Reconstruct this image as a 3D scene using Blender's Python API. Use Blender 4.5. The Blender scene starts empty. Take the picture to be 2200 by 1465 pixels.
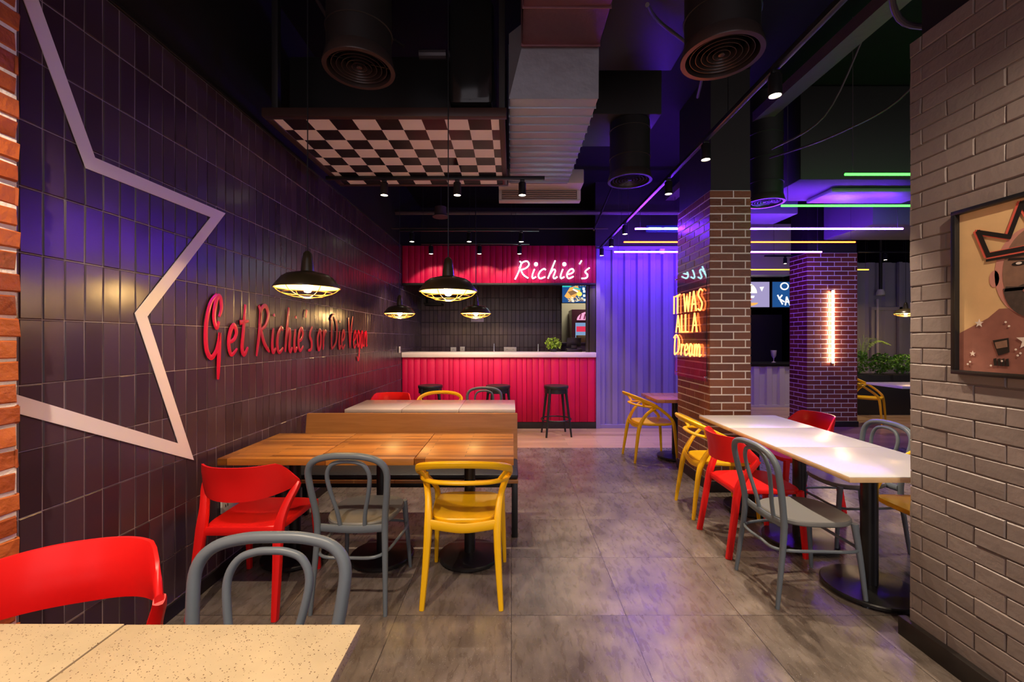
import bpy, bmesh, math, random
from mathutils import Vector, Matrix
random.seed(7)
C = bpy.context.scene.collection
PI = math.pi

# ------------------------------------------------------------------ camera, world, exposure
F_PX = 930.0
cam_d = bpy.data.cameras.new('camera'); cam = bpy.data.objects.new('camera', cam_d); C.objects.link(cam)
cam.location = (0, 0, 1.45); cam.rotation_euler = (PI/2, 0, 0)
cam_d.sensor_width = 36; cam_d.lens = F_PX/2200*36; cam_d.shift_y = -5.5/2200; cam_d.clip_start = 0.05
bpy.context.scene.camera = cam
vs = bpy.context.scene.view_settings
vs.view_transform = 'Standard'; vs.look = 'None'; vs.exposure = 0.62; vs.gamma = 1.0; vs.use_curve_mapping = False
w = bpy.data.worlds.new('world'); bpy.context.scene.world = w; w.use_nodes = True
w.node_tree.nodes['Background'].inputs[0].default_value = (0.78, 0.68, 0.74, 1)
w.node_tree.nodes['Background'].inputs[1].default_value = 0.75
WARM = (1.0, 0.79, 0.57)
SPOT_W = 60.0
PENDANT_W = 8.0

# ------------------------------------------------------------------ helpers
def link(name, data, parent=None):
    o = bpy.data.objects.new(name, data); C.objects.link(o)
    if parent is not None: o.parent = parent
    return o
def tag(o, label=None, cat=None, group=None, kind=None):
    if label: o['label'] = label
    if cat: o['category'] = cat
    if group: o['group'] = group
    if kind: o['kind'] = kind
    return o
def thing(name, label, cat, loc=(0, 0, 0), rz=0, group=None):
    o = link(name, None); o.location = loc; o.rotation_euler = (0, 0, rz); o.empty_display_size = .1
    return tag(o, label, cat, group)
def copy_tree(o, parent=None):
    c = o.copy(); C.objects.link(c); c.parent = parent
    for ch in [x for x in CH.get(o.name, [])]:
        cc = ch.copy(); C.objects.link(cc); cc.parent = c
        for g in CH.get(ch.name, []):
            d = g.copy(); C.objects.link(d); d.parent = cc
    return c
CH = {}
def _mk(name, bm, mats, parent=None, smooth=True, ang=35, rec=True):
    if rec: bmesh.ops.recalc_face_normals(bm, faces=bm.faces[:])
    if smooth:
        lim = math.radians(ang)
        for f in bm.faces: f.smooth = True
        for e in bm.edges:
            if len(e.link_faces) == 2 and e.calc_face_angle(0) > lim: e.smooth = False
    me = bpy.data.meshes.new(name); bm.to_mesh(me); bm.free()
    if not isinstance(mats, (list, tuple)): mats = [mats]
    for m in mats: me.materials.append(m)
    o = link(name, me, parent)
    if parent is not None: CH.setdefault(parent.name, []).append(o)
    return o
mk = _mk

def box(bm, x0, x1, y0, y1, z0, z1, bev=0.0, mi=0):
    b = bmesh.new()
    vs_ = [b.verts.new((x, y, z)) for x in (x0, x1) for y in (y0, y1) for z in (z0, z1)]
    for q in ((0,1,3,2),(4,6,7,5),(0,4,5,1),(2,3,7,6),(0,2,6,4),(1,5,7,3)):
        b.faces.new([vs_[i] for i in q])
    if bev > 0:
        bmesh.ops.bevel(b, geom=b.edges[:], offset=bev, segments=2, affect='EDGES', profile=.5)
    merge(bm, b, mi)
def merge(bm, b, mi=0, mat=None):
    vm = {}
    for v in b.verts:
        co = v.co if mat is None else mat @ v.co
        vm[v.index if False else v] = bm.verts.new(co)
    for f in b.faces:
        try:
            nf = bm.faces.new([vm[v] for v in f.verts]); nf.material_index = mi
        except ValueError: pass
    b.free()
def sweep(bm, pts, ra, rb=None, ref=(0, 0, 1), n=10, power=2.0, closed=False, mi=0):
    """tube along pts; ra along cross(t,ref), rb along the other axis; ra/rb may be lists"""
    P = [Vector(p) for p in pts]; N = len(P)
    ra = ra if isinstance(ra, (list, tuple)) else [ra]*N
    rb = ra if rb is None else (rb if isinstance(rb, (list, tuple)) else [rb]*N)
    rings = []; pu = None
    for i in range(N):
        if closed: t = P[(i+1) % N]-P[i-1]
        else: t = P[min(i+1, N-1)]-P[max(i-1, 0)]
        if t.length < 1e-9: t = Vector((0, 0, 1))
        t.normalize()
        r_ = Vector(ref)
        u = t.cross(r_)
        if u.length < 1e-3:
            u = pu.copy() if pu is not None else t.orthogonal()
        u.normalize()
        if pu is not None and u.dot(pu) < 0: u.negate()
        pu = u
        v = u.cross(t).normalized()
        ring = []
        for k in range(n):
            a = 2*PI*(k+.5)/n; c, s = math.cos(a), math.sin(a)
            if power != 2.0:
                q = (abs(c)**power+abs(s)**power)**(-1/power); c *= q; s *= q
            ring.append(bm.verts.new(P[i]+u*(ra[i]*c)+v*(rb[i]*s)))
        rings.append(ring)
    for i in range(N if closed else N-1):
        A, B = rings[i], rings[(i+1) % N]
        for k in range(n):
            f = bm.faces.new((A[k], A[(k+1) % n], B[(k+1) % n], B[k])); f.material_index = mi
    if not closed:
        bm.faces.new(rings[0]).material_index = mi; bm.faces.new(rings[-1][::-1]).material_index = mi
def cr(pts, m=6, closed=False):
    P = [Vector(p) for p in pts]; out = []; N = len(P)
    if N < 3 and not closed:
        return P
    rng = range(N) if closed else range(N-1)
    for i in rng:
        if closed: a, b, c, d = P[i-1], P[i], P[(i+1) % N], P[(i+2) % N]
        else: a, b, c, d = P[max(i-1, 0)], P[i], P[i+1], P[min(i+2, N-1)]
        for k in range(m):
            t = k/m
            out.append(.5*((2*b)+(c-a)*t+(2*a-5*b+4*c-d)*t*t+(3*b-a-3*c+d)*t**3))
    if not closed: out.append(P[-1])
    return out
def lerp_list(vals, m):
    out = []
    for i in range(len(vals)-1):
        for k in range(m): out.append(vals[i]+(vals[i+1]-vals[i])*k/m)
    out.append(vals[-1]); return out
def lathe(bm, prof, n=32, c=(0, 0, 0), close=False, mi=0):
    rings = []
    for r, z in prof:
        if r < 1e-6: rings.append([bm.verts.new((c[0], c[1], c[2]+z))])
        else: rings.append([bm.verts.new((c[0]+r*math.cos(2*PI*k/n), c[1]+r*math.sin(2*PI*k/n), c[2]+z)) for k in range(n)])
    for i in range(len(rings)-1+(1 if close else 0)):
        A, B = rings[i], rings[(i+1) % len(rings)]
        for k in range(n):
            k2 = (k+1) % n
            vs_ = [A[0]] if len(A) == 1 else [A[k], A[k2]]
            vs2 = [B[0]] if len(B) == 1 else [B[k2], B[k]]
            if len(vs_)+len(vs2) >= 3:
                bm.faces.new(vs_+vs2).material_index = mi
def slab(bm, outline, z0, z1, bev=.004, mi=0):
    b = bmesh.new()
    lo = [b.verts.new((p[0], p[1], z0)) for p in outline]; hi = [b.verts.new((p[0], p[1], z1)) for p in outline]
    n = len(outline)
    for k in range(n): b.faces.new((lo[k], lo[(k+1) % n], hi[(k+1) % n], hi[k]))
    b.faces.new(lo[::-1]); b.faces.new(hi)
    if bev: bmesh.ops.bevel(b, geom=[e for e in b.edges if abs(e.verts[0].co.z-e.verts[1].co.z) < 1e-6], offset=bev, segments=2, affect='EDGES')
    merge(bm, b, mi)

# ------------------------------------------------------------------ materials
def pm(name, col, rough=.5, metal=0, emit=None, es=0, spec=.5, bump=None, var=None, coat=0, alpha=None, trans=0, ior=1.45):
    m = bpy.data.materials.new(name); m.use_nodes = True; nt = m.node_tree; p = nt.nodes['Principled BSDF']
    p.inputs['Base Color'].default_value = (*col, 1); p.inputs['Roughness'].default_value = rough
    p.inputs['Metallic'].default_value = metal; p.inputs['Specular IOR Level'].default_value = spec
    p.inputs['Coat Weight'].default_value = coat; p.inputs['Coat Roughness'].default_value = .08
    p.inputs['Transmission Weight'].default_value = trans; p.inputs['IOR'].default_value = ior
    if emit: p.inputs['Emission Color'].default_value = (*emit, 1); p.inputs['Emission Strength'].default_value = es
    tc = nt.nodes.new('ShaderNodeTexCoord')
    if var:   # (scale, amount, stretch)
        mp = nt.nodes.new('ShaderNodeMapping'); mp.inputs['Scale'].default_value = var[2] if len(var) > 2 else (1, 1, 1)
        nz = nt.nodes.new('ShaderNodeTexNoise'); nz.inputs['Scale'].default_value = var[0]; nz.inputs['Detail'].default_value = 5
        nt.links.new(tc.outputs['Object'], mp.inputs[0]); nt.links.new(mp.outputs[0], nz.inputs['Vector'])
        mx = nt.nodes.new('ShaderNodeMix'); mx.data_type = 'RGBA'
        mx.inputs[6].default_value = (*[c*(1-var[1]) for c in col], 1); mx.inputs[7].default_value = (*[min(1, c*(1+var[1])) for c in col], 1)
        nt.links.new(nz.outputs['Fac'], mx.inputs[0]); nt.links.new(mx.outputs[2], p.inputs['Base Color'])
    if bump:
        nz = nt.nodes.new('ShaderNodeTexNoise'); nz.inputs['Scale'].default_value = bump[0]; nz.inputs['Detail'].default_value = 4
        nt.links.new(tc.outputs['Object'], nz.inputs['Vector'])
        bp = nt.nodes.new('ShaderNodeBump'); bp.inputs['Strength'].default_value = bump[1]; bp.inputs['Distance'].default_value = .01
        nt.links.new(nz.outputs['Fac'], bp.inputs['Height']); nt.links.new(bp.outputs[0], p.inputs['Normal'])
    return m
def tone_mat(name, c0, c1, rough, bump=(60, .3), spec=.5, coat=0, noise=(25, .35)):
    """colour runs from c0 to c1 by the per-brick attribute 'tone', mottled by noise"""
    m = pm(name, c0, rough, spec=spec, bump=bump, coat=coat); nt = m.node_tree; p = nt.nodes['Principled BSDF']
    at = nt.nodes.new('ShaderNodeAttribute'); at.attribute_name = 'tone'
    tc = nt.nodes.new('ShaderNodeTexCoord'); nz = nt.nodes.new('ShaderNodeTexNoise')
    nz.inputs['Scale'].default_value = noise[0]; nz.inputs['Detail'].default_value = 6
    nt.links.new(tc.outputs['Object'], nz.inputs['Vector'])
    ad = nt.nodes.new('ShaderNodeMath'); ad.operation = 'MULTIPLY_ADD'; ad.inputs[1].default_value = noise[1]*2; 
    sb = nt.nodes.new('ShaderNodeMath'); sb.operation = 'SUBTRACT'; sb.inputs[1].default_value = noise[1]
    nt.links.new(nz.outputs['Fac'], ad.inputs[0]); nt.links.new(at.outputs['Fac'], ad.inputs[2])
    nt.links.new(ad.outputs[0], sb.inputs[0]); sb.use_clamp = True
    mx = nt.nodes.new('ShaderNodeMix'); mx.data_type = 'RGBA'
    mx.inputs[6].default_value = (*c0, 1); mx.inputs[7].default_value = (*c1, 1)
    nt.links.new(sb.outputs[0], mx.inputs[0]); nt.links.new(mx.outputs[2], p.inputs['Base Color'])
    return m
def wood_mat(name, ca, cb, plank=(.9, .05), rough=.3, coat=.2, axis='X', coords='Object', mortar=.0015, mcol=(.05, .02, .01)):
    m = pm(name, ca, rough, coat=coat); nt = m.node_tree; p = nt.nodes['Principled BSDF']
    tc = nt.nodes.new('ShaderNodeTexCoord'); mp = nt.nodes.new('ShaderNodeMapping')
    if axis == 'Y': mp.inputs['Rotation'].default_value = (0, 0, PI/2)
    nt.links.new(tc.outputs[coords], mp.inputs[0])
    br = nt.nodes.new('ShaderNodeTexBrick'); br.inputs['Scale'].default_value = 1
    br.inputs['Brick Width'].default_value = plank[0]; br.inputs['Row Height'].default_value = plank[1]
    br.inputs['Mortar Size'].default_value = mortar; br.inputs['Mortar Smooth'].default_value = .3
    br.offset = .37; br.inputs['Color1'].default_value = (0, 0, 0, 1); br.inputs['Color2'].default_value = (1, 1, 1, 1)
    br.inputs['Mortar'].default_value = (.5, .5, .5, 1)
    nt.links.new(mp.outputs[0], br.inputs['Vector'])
    m2 = nt.nodes.new('ShaderNodeMapping'); m2.inputs['Scale'].default_value = (1.2, 16, 16)
    nt.links.new(mp.outputs[0], m2.inputs[0])
    ns = nt.nodes.new('ShaderNodeTexNoise'); ns.inputs['Scale'].default_value = 2.5; ns.inputs['Detail'].default_value = 7; ns.inputs['Distortion'].default_value = .8
    av = nt.nodes.new('ShaderNodeVectorMath'); av.operation = 'ADD'
    nt.links.new(m2.outputs[0], av.inputs[0]); nt.links.new(br.outputs['Color'], av.inputs[1]); nt.links.new(av.outputs[0], ns.inputs['Vector'])
    a = nt.nodes.new('ShaderNodeMath'); a.operation = 'MULTIPLY_ADD'; a.inputs[1].default_value = .65; a.inputs[2].default_value = -.15
    nt.links.new(br.outputs['Color'], a.inputs[0])
    b = nt.nodes.new('ShaderNodeMath'); b.operation = 'MULTIPLY_ADD'; b.inputs[1].default_value = .8; b.use_clamp = True
    nt.links.new(ns.outputs['Fac'], b.inputs[0]); nt.links.new(a.outputs[0], b.inputs[2])
    sb = nt.nodes.new('ShaderNodeMath'); sb.operation = 'SUBTRACT'; sb.inputs[1].default_value = .1; sb.use_clamp = True
    nt.links.new(b.outputs[0], sb.inputs[0])
    mx = nt.nodes.new('ShaderNodeMix'); mx.data_type = 'RGBA'
    mx.inputs[6].default_value = (*ca, 1); mx.inputs[7].default_value = (*cb, 1); nt.links.new(sb.outputs[0], mx.inputs[0])
    m3 = nt.nodes.new('ShaderNodeMix'); m3.data_type = 'RGBA'; m3.inputs[7].default_value = (*mcol, 1)
    nt.links.new(br.outputs['Fac'], m3.inputs[0]); nt.links.new(mx.outputs[2], m3.inputs[6]); nt.links.new(m3.outputs[2], p.inputs['Base Color'])
    return m
def emis(name, col, s):
    return pm(name, (0, 0, 0), .5, emit=col, es=s)

# floor tile: large grey-brown stoneware, 0.6 m grid
def floor_mat():
    m = pm('stoneware_floor', (.2, .17, .15), .38); nt = m.node_tree; p = nt.nodes['Principled BSDF']
    tc = nt.nodes.new('ShaderNodeTexCoord'); mp = nt.nodes.new('ShaderNodeMapping'); mp.inputs['Location'].default_value = (0.003, -.467, 0)
    nt.links.new(tc.outputs['Object'], mp.inputs[0])
    br = nt.nodes.new('ShaderNodeTexBrick'); br.inputs['Scale'].default_value = 1; br.offset = 0
    br.inputs['Brick Width'].default_value = .6; br.inputs['Row Height'].default_value = .6; br.inputs['Mortar Size'].default_value = .0018
    br.inputs['Color1'].default_value = (0, 0, 0, 1); br.inputs['Color2'].default_value = (1, 1, 1, 1); br.inputs['Mortar'].default_value = (.5, .5, .5, 1)
    nt.links.new(mp.outputs[0], br.inputs['Vector'])
    def noise(sc, stretch, det=6, dist=0):
        a = nt.nodes.new('ShaderNodeMapping'); a.inputs['Scale'].default_value = stretch; nt.links.new(tc.outputs['Object'], a.inputs[0])
        ad = nt.nodes.new('ShaderNodeVectorMath'); ad.operation = 'MULTIPLY_ADD'; ad.inputs[1].default_value = (3, 5, 7)
        nt.links.new(br.outputs['Color'], ad.inputs[0]); nt.links.new(a.outputs[0], ad.inputs[2])
        n = nt.nodes.new('ShaderNodeTexNoise'); n.inputs['Scale'].default_value = sc; n.inputs['Detail'].default_value = det; n.inputs['Distortion'].default_value = dist
        nt.links.new(ad.outputs[0], n.inputs['Vector']); return n
    n1 = noise(5, (1, 1, 1), 8, .4); n2 = noise(34, (1, .3, 1), 8, .7); n3 = noise(260, (1, 1, 1), 2)
    r1 = nt.nodes.new('ShaderNodeValToRGB'); r1.color_ramp.elements[0].position = .3; r1.color_ramp.elements[1].position = .7
    r1.color_ramp.elements[0].color = (.108, .088, .074, 1); r1.color_ramp.elements[1].color = (.225, .19, .165, 1)
    nt.links.new(n1.outputs['Fac'], r1.inputs[0])
    r2 = nt.nodes.new('ShaderNodeValToRGB'); r2.color_ramp.elements[0].position = .34; r2.color_ramp.elements[1].position = .66
    r2.color_ramp.elements[0].color = (.80, .78, .77, 1); r2.color_ramp.elements[1].color = (1.1, 1.1, 1.1, 1)
    nt.links.new(n2.outputs['Fac'], r2.inputs[0])
    mu = nt.nodes.new('ShaderNodeMix'); mu.data_type = 'RGBA'; mu.blend_type = 'MULTIPLY'; mu.inputs[0].default_value = 1
    nt.links.new(r1.outputs[0], mu.inputs[6]); nt.links.new(r2.outputs[0], mu.inputs[7])
    # fine pale mica flecks
    r3 = nt.nodes.new('ShaderNodeValToRGB'); r3.color_ramp.elements[0].position = .70; r3.color_ramp.elements[1].position = .74
    r3.color_ramp.elements[0].color = (0, 0, 0, 1); r3.color_ramp.elements[1].color = (1, 1, 1, 1)
    nt.links.new(n3.outputs['Fac'], r3.inputs[0])
    fl = nt.nodes.new('ShaderNodeMix'); fl.data_type = 'RGBA'; fl.inputs[7].default_value = (.75, .7, .7, 1)
    nt.links.new(r3.outputs[0], fl.inputs[0]); nt.links.new(mu.outputs[2], fl.inputs[6])
    gr = nt.nodes.new('ShaderNodeMix'); gr.data_type = 'RGBA'; gr.inputs[7].default_value = (.03, .025, .025, 1)
    nt.links.new(br.outputs['Fac'], gr.inputs[0]); nt.links.new(fl.outputs[2], gr.inputs[6]); nt.links.new(gr.outputs[2], p.inputs['Base Color'])
    rr = nt.nodes.new('ShaderNodeMapRange'); rr.inputs[3].default_value = .16; rr.inputs[4].default_value = .42
    nt.links.new(n2.outputs['Fac'], rr.inputs[0]); nt.links.new(rr.outputs[0], p.inputs['Roughness'])
    bp = nt.nodes.new('ShaderNodeBump'); bp.inputs['Strength'].default_value = .25; bp.inputs['Distance'].default_value = .004
    nt.links.new(n2.outputs['Fac'], bp.inputs['Height']); nt.links.new(bp.outputs[0], p.inputs['Normal'])
    return m
def speckle_mat(name, base, dot, rough=.3, scale=90):
    m = pm(name, base, rough, spec=.35); nt = m.node_tree; p = nt.nodes['Principled BSDF']
    tc = nt.nodes.new('ShaderNodeTexCoord'); vo = nt.nodes.new('ShaderNodeTexVoronoi'); vo.inputs['Scale'].default_value = scale
    nt.links.new(tc.outputs['Object'], vo.inputs['Vector'])
    wn = nt.nodes.new('ShaderNodeSeparateColor'); nt.links.new(vo.outputs['Color'], wn.inputs[0])
    # dot radius depends on the cell's random value, most cells carry none
    r = nt.nodes.new('ShaderNodeMapRange'); r.inputs[1].default_value = .62; r.inputs[2].default_value = 1; r.inputs[3].default_value = 0; r.inputs[4].default_value = .42
    nt.links.new(wn.outputs[0], r.inputs[0])
    lt = nt.nodes.new('ShaderNodeMath'); lt.operation = 'LESS_THAN'; nt.links.new(vo.outputs['Distance'], lt.inputs[0]); nt.links.new(r.outputs[0], lt.inputs[1])
    nz = nt.nodes.new('ShaderNodeTexNoise'); nz.inputs['Scale'].default_value = 14; nz.inputs['Detail'].default_value = 6; nt.links.new(tc.outputs['Object'], nz.inputs['Vector'])
    mb = nt.nodes.new('ShaderNodeMix'); mb.data_type = 'RGBA'; mb.inputs[6].default_value = (*[c*.82 for c in base], 1); mb.inputs[7].default_value = (*[min(1, c*1.15) for c in base], 1)
    nt.links.new(nz.outputs['Fac'], mb.inputs[0])
    mx = nt.nodes.new('ShaderNodeMix'); mx.data_type = 'RGBA'; mx.inputs[7].default_value = (*dot, 1)
    nt.links.new(lt.outputs[0], mx.inputs[0]); nt.links.new(mb.outputs[2], mx.inputs[6]); nt.links.new(mx.outputs[2], p.inputs['Base Color'])
    return m

M = {}
M['floor'] = floor_mat()
M['floor_wood'] = wood_mat('oak_floor', (.30, .17, .09), (.62, .42, .27), (1.2, .14), .28, .2)
M['black'] = pm('black_paint', (.012, .010, .010), .55)
M['ceil'] = pm('dark_ceiling', (.008, .007, .008), .75, spec=.15, bump=(6, .2))
M['plaster'] = pm('dark_plaster', (.014, .011, .011), .6, bump=(8, .2))
M['blackmetal'] = pm('black_metal', (.012, .012, .013), .32, spec=.5)
M['blackgloss'] = pm('black_gloss', (.01, .01, .01), .12)
M['tile'] = tone_mat('glazed_tile', (.046, .025, .036), (.078, .046, .062), .27, bump=(9, .12), spec=.6, noise=(3, .2))
M['grout'] = pm('tile_grout', (.34, .29, .32), .6)
M['brick'] = tone_mat('red_brick', (.13, .038, .013), (.235, .075, .026), .36, bump=(45, .35), noise=(18, .4))
M['brick2'] = tone_mat('maroon_brick', (.14, .025, .022), (.23, .05, .03), .36, bump=(45, .35), noise=(18, .4))
M['brickL'] = tone_mat('orange_brick', (.33, .065, .012), (.56, .14, .03), .5, bump=(28, .8), noise=(14, .5))
M['mortar'] = pm('white_mortar', (.88, .80, .70), .8, bump=(80, .4))
M['greybrick'] = tone_mat('grey_painted_brick', (.19, .155, .142), (.235, .19, .175), .42, bump=(22, .35), noise=(6, .25))
M['greyback'] = pm('grey_paint_mortar', (.17, .14, .128), .5, bump=(30, .4))
M['white'] = pm('white_tape', (.95, .86, .88), .5)
M['redboard'] = tone_mat('crimson_board', (.50, .002, .055), (.64, .006, .075), .5, spec=.3, bump=(40, .1), noise=(4, .2))
M['darkred'] = pm('dark_gap', (.03, .002, .006), .8)
M['countertop'] = pm('pale_stone', (.78, .66, .62), .3, var=(9, .08))
M['purple'] = pm('container_steel', (.23, .18, .41), .4, var=(1.5, .12), bump=(5, .1))
M['greysteel'] = pm('grey_container_steel', (.30, .28, .33), .42, var=(2, .2), bump=(5, .1))
M['wood'] = wood_mat('butcher_block', (.15, .045, .006), (.54, .22, .04), (.62, .043), .34, .0)
M['wood2'] = wood_mat('bench_oak', (.34, .13, .03), (.58, .28, .09), (2.6, .4), .32, .2)
M['woodred'] = wood_mat('reddish_table_wood', (.32, .10, .035), (.55, .24, .10), (.6, .09), .25, .4)
M['woodedge'] = pm('table_edge_wood', (.62, .42, .22), .45, var=(20, .2))
M['tablewhite'] = pm('pale_laminate', (.56, .53, .50), .27, var=(3, .05))
M['tablepink'] = pm('pale_laminate_far', (.68, .58, .55), .24, var=(3, .05), coat=.3)
M['quartz'] = speckle_mat('speckled_stone', (.58, .47, .29), (.14, .08, .04), .45, 250)
M['red'] = pm('red_plastic', (.80, .012, .012), .33, spec=.4)
M['yellow'] = pm('yellow_plastic', (.88, .50, .006), .34, spec=.4)
M['grey'] = pm('slate_plastic', (.135, .165, .195), .36, spec=.4)
M['greyseat'] = pm('slate_seat', (.16, .165, .165), .42, spec=.4)
M['blackplastic'] = pm('black_plastic', (.016, .018, .02), .4)
M['cushion'] = pm('dark_cushion', (.012, .013, .016), .5, bump=(30, .3))
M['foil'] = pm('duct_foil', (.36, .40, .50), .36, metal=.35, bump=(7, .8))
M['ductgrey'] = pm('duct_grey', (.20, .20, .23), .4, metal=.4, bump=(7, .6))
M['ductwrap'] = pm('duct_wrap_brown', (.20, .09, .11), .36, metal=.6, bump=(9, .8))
M['acwhite'] = pm('ac_casing', (.55, .50, .50), .4)
M['dullgrey'] = pm('dull_grey_paint', (.10, .09, .11), .5)
M['acgrill'] = pm('ac_grille', (.45, .30, .24), .45)
M['panelwhite'] = pm('panel_white', (.95, .88, .86), .5)
M['panelblack'] = pm('panel_black', (.010, .007, .007), .22, spec=.25)
M['frameR'] = pm('panel_frame', (.045, .022, .018), .4)
M['diff'] = pm('diffuser_metal', (.06, .045, .042), .3, metal=.5)
M['shade_out'] = pm('shade_black', (.045, .034, .016), .3, spec=.6)
M['shade_in'] = pm('shade_cream', (.85, .72, .42), .35)
M['brass'] = pm('cage_brass', (.75, .48, .16), .3, metal=.9)
M['bulb'] = emis('bulb_glow', (1, .72, .30), 28)
M['lens'] = emis('spot_lens', (1, .86, .62), 22)
M['tubeP'] = emis('violet_tube', (.15, .022, 1.0), 150)
M['tubeG'] = emis('green_tube', (.03, 1.0, .03), 7)
M['tubeO'] = emis('orange_tube', (1.0, .09, .012), 7)
M['tubeY'] = emis('amber_tube', (1.0, .48, .05), 2)
M['tubeW'] = emis('warm_tube', (1.0, .72, .42), 26)
M['neonW'] = emis('white_neon', (.45, 1.0, .98), 5)
M['neonO'] = emis('orange_neon', (1.0, .20, .035), 5.5)
M['redletter'] = pm('red_acrylic', (.55, .004, .03), .3, coat=.2)
M['socket'] = pm('socket_plate', (.72, .68, .62), .35)
M['hole'] = pm('socket_hole', (.03, .03, .03), .6)
M['chrome'] = pm('chrome', (.8, .8, .8), .15, metal=1)
M['leaf'] = pm('leaf_green', (.10, .26, .025), .5, var=(20, .5))
M['leaf2'] = pm('bright_leaf', (.30, .48, .04), .5, var=(20, .4))
M['soil'] = pm('planter_black', (.02, .018, .018), .5)
M['pipe'] = pm('conduit_dark', (.07, .055, .06), .4, metal=.3)
M['pipe2'] = pm('dark_beam', (.09, .06, .065), .55, bump=(20, .4))
M['skirt'] = pm('skirting_black', (.016, .013, .012), .42, var=(18, .5, (1, 8, 1)))
M['acryl'] = pm('clear_acrylic', (.8, .7, .9), .02, trans=1.0, ior=1.3)
M['doordark'] = pm('dark_cabinet', (.02, .015, .02), .3)
M['screen_dark'] = pm('screen_bezel', (.01, .01, .012), .3)
M['kitchen'] = pm('kitchen_wall', (.62, .56, .40), .6)

def light(kind, name, loc, power, color, parent=None, **kw):
    d = bpy.data.lights.new(name, kind); d.energy = power; d.color = color
    for k, v in kw.items():
        if k not in ('rot', 'aim'): setattr(d, k, v)
    o = link(name, d, parent); o.location = loc
    if 'rot' in kw: o.rotation_euler = kw['rot']
    if 'aim' in kw:
        o.rotation_euler = (Vector(kw['aim'])-Vector(loc)).to_track_quat('-Z', 'Y').to_euler()
    return o

# ------------------------------------------------------------------ brick / tile laying
def lay(bm, O, U, V, N, w_, h_, d, ch, tone, layer, jit=0.0, tilt=0.0, round_=0.0, mi=0):
    """one brick: O lower-left corner on the wall plane, U,V in plane, N outward"""
    O, U, V, N = map(Vector, (O, U, V, N))
    def P(a, b, c): return O+U*a+V*b+N*c
    j = lambda: random.uniform(-jit, jit)
    tu, tv = random.uniform(-tilt, tilt), random.uniform(-tilt, tilt)
    b4 = [P(0, 0, 0), P(w_, 0, 0), P(w_, h_, 0), P(0, h_, 0)]
    jj = [(j(), j()) for _ in range(4)]
    c = [(0, 0), (w_, 0), (w_, h_), (0, h_)]
    m4 = [P(c[k][0]+jj[k][0], c[k][1]+jj[k][1], d-ch) for k in range(4)]
    f4 = []
    for k in range(4):
        a = c[k][0]+(ch if c[k][0] == 0 else -ch)+jj[k][0]; b = c[k][1]+(ch if c[k][1] == 0 else -ch)+jj[k][1]
        f4.append(P(a, b, d+tu*(a-w_/2)+tv*(b-h_/2)+j()*.3))
    R = [[bm.verts.new(p) for p in r] for r in (b4, m4, f4)]
    fs = [bm.faces.new(R[2])]
    for r in range(2):
        for k in range(4):
            fs.append(bm.faces.new((R[r][k], R[r][(k+1) % 4], R[r+1][(k+1) % 4], R[r+1][k])))
    for f in fs:
        f[layer] = tone; f.material_index = mi
def brick_face(bm, layer, O, U, V, N, W, H, bw, bh, gap, d, ch, jit=0, tilt=0, start=0.0, tones=(0, 1), overhang=0, mi=0):
    O, U, V, N = map(Vector, (O, U, V, N))
    rows = int(round(H/bh)); bh = H/rows
    for r in range(rows):
        off = start+(bw/2 if r % 2 else 0)
        x = -((bw-off) % bw) if off else 0.0
        while x < W-1e-4:
            a, b = max(x, 0), min(x+bw, W)
            if b-a > .012:
                a2 = a+(gap/2 if a > 0 else 0); b2 = b-(gap/2 if b < W else 0)
                dj = random.uniform(-jit, jit)
                lay(bm, O+U*a2+V*(r*bh+gap/2), U, V, N, b2-a2, bh-gap, d+dj, ch, random.uniform(*tones), layer, jit, tilt, mi=mi)
            x += bw
def tone_bm():
    bm = bmesh.new(); return bm, bm.faces.layers.float.new('tone')

# ================================================================== THE SETTING
# floor (stoneware) and planked floor by the counter
bm = bmesh.new(); box(bm, -1.95, 9.5, -1.6, 5.74, -.06, 0); tag(mk('floor', bm, M['floor'], smooth=False), 'large grey brown stoneware floor tiles with fine joints', kind='structure')
bm = bmesh.new(); box(bm, -1.95, 9.5, 5.74, 12.2, -.06, 0); tag(mk('floor', bm, M['floor_wood'], smooth=False), 'light wood plank floor in front of the red counter', kind='structure')
bm = bmesh.new(); box(bm, -1.95, 9.5, -1.6, 12.2, 4.0, 4.1); tag(mk('ceiling', bm, M['ceil'], smooth=False), 'black painted open ceiling', kind='structure')
# left wall with glazed upright tiles
XW = -1.77
bm = bmesh.new(); box(bm, -1.95, XW-.012, -1.6, 12.2, 0, 4.0); wl = tag(mk('wall_left', bm, M['plaster'], smooth=False), 'left wall, black above and clad in dark upright tiles', kind='structure')
bm = bmesh.new(); box(bm, XW-.012, XW-.0022, 1.3, 8.44, 0, 2.93); mk('grout_bed', bm, M['grout'], wl, smooth=False)
bm, L = tone_bm()
y = 1.633-.08*4
while y < 8.43:
    for r in range(-1, 12):
        z0 = .08+.24*r; z1 = z0+.24; z0 = max(z0, .0); z1 = min(z1, 2.93)
        lay(bm, (XW-.006, y+.0012, z0+.0012), (0, 1, 0), (0, 0, 1), (1, 0, 0), min(.08, 8.44-y)-.0024, z1-z0-.0024, .007, .0035, random.random(), L, tilt=.018)
    y += .08
tc_ = mk('tile_cladding', bm, M['tile'], wl, ang=15)
bm = bmesh.new(); box(bm, XW-.002, XW+.012, 1.46, 6.9, 0, .075, .002); tag(mk('baseboard_left', bm, M['skirt'], smooth=False), 'low black baseboard under the tiled wall', kind='structure')
bm = bmesh.new(); box(bm, XW-.01, XW+.012, 1.4, 6.95, 2.93, 2.95, .003); tag(mk('trim_1', bm, M['black'], smooth=False), 'black edge trim on top of the tiled wall', kind='structure')

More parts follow.
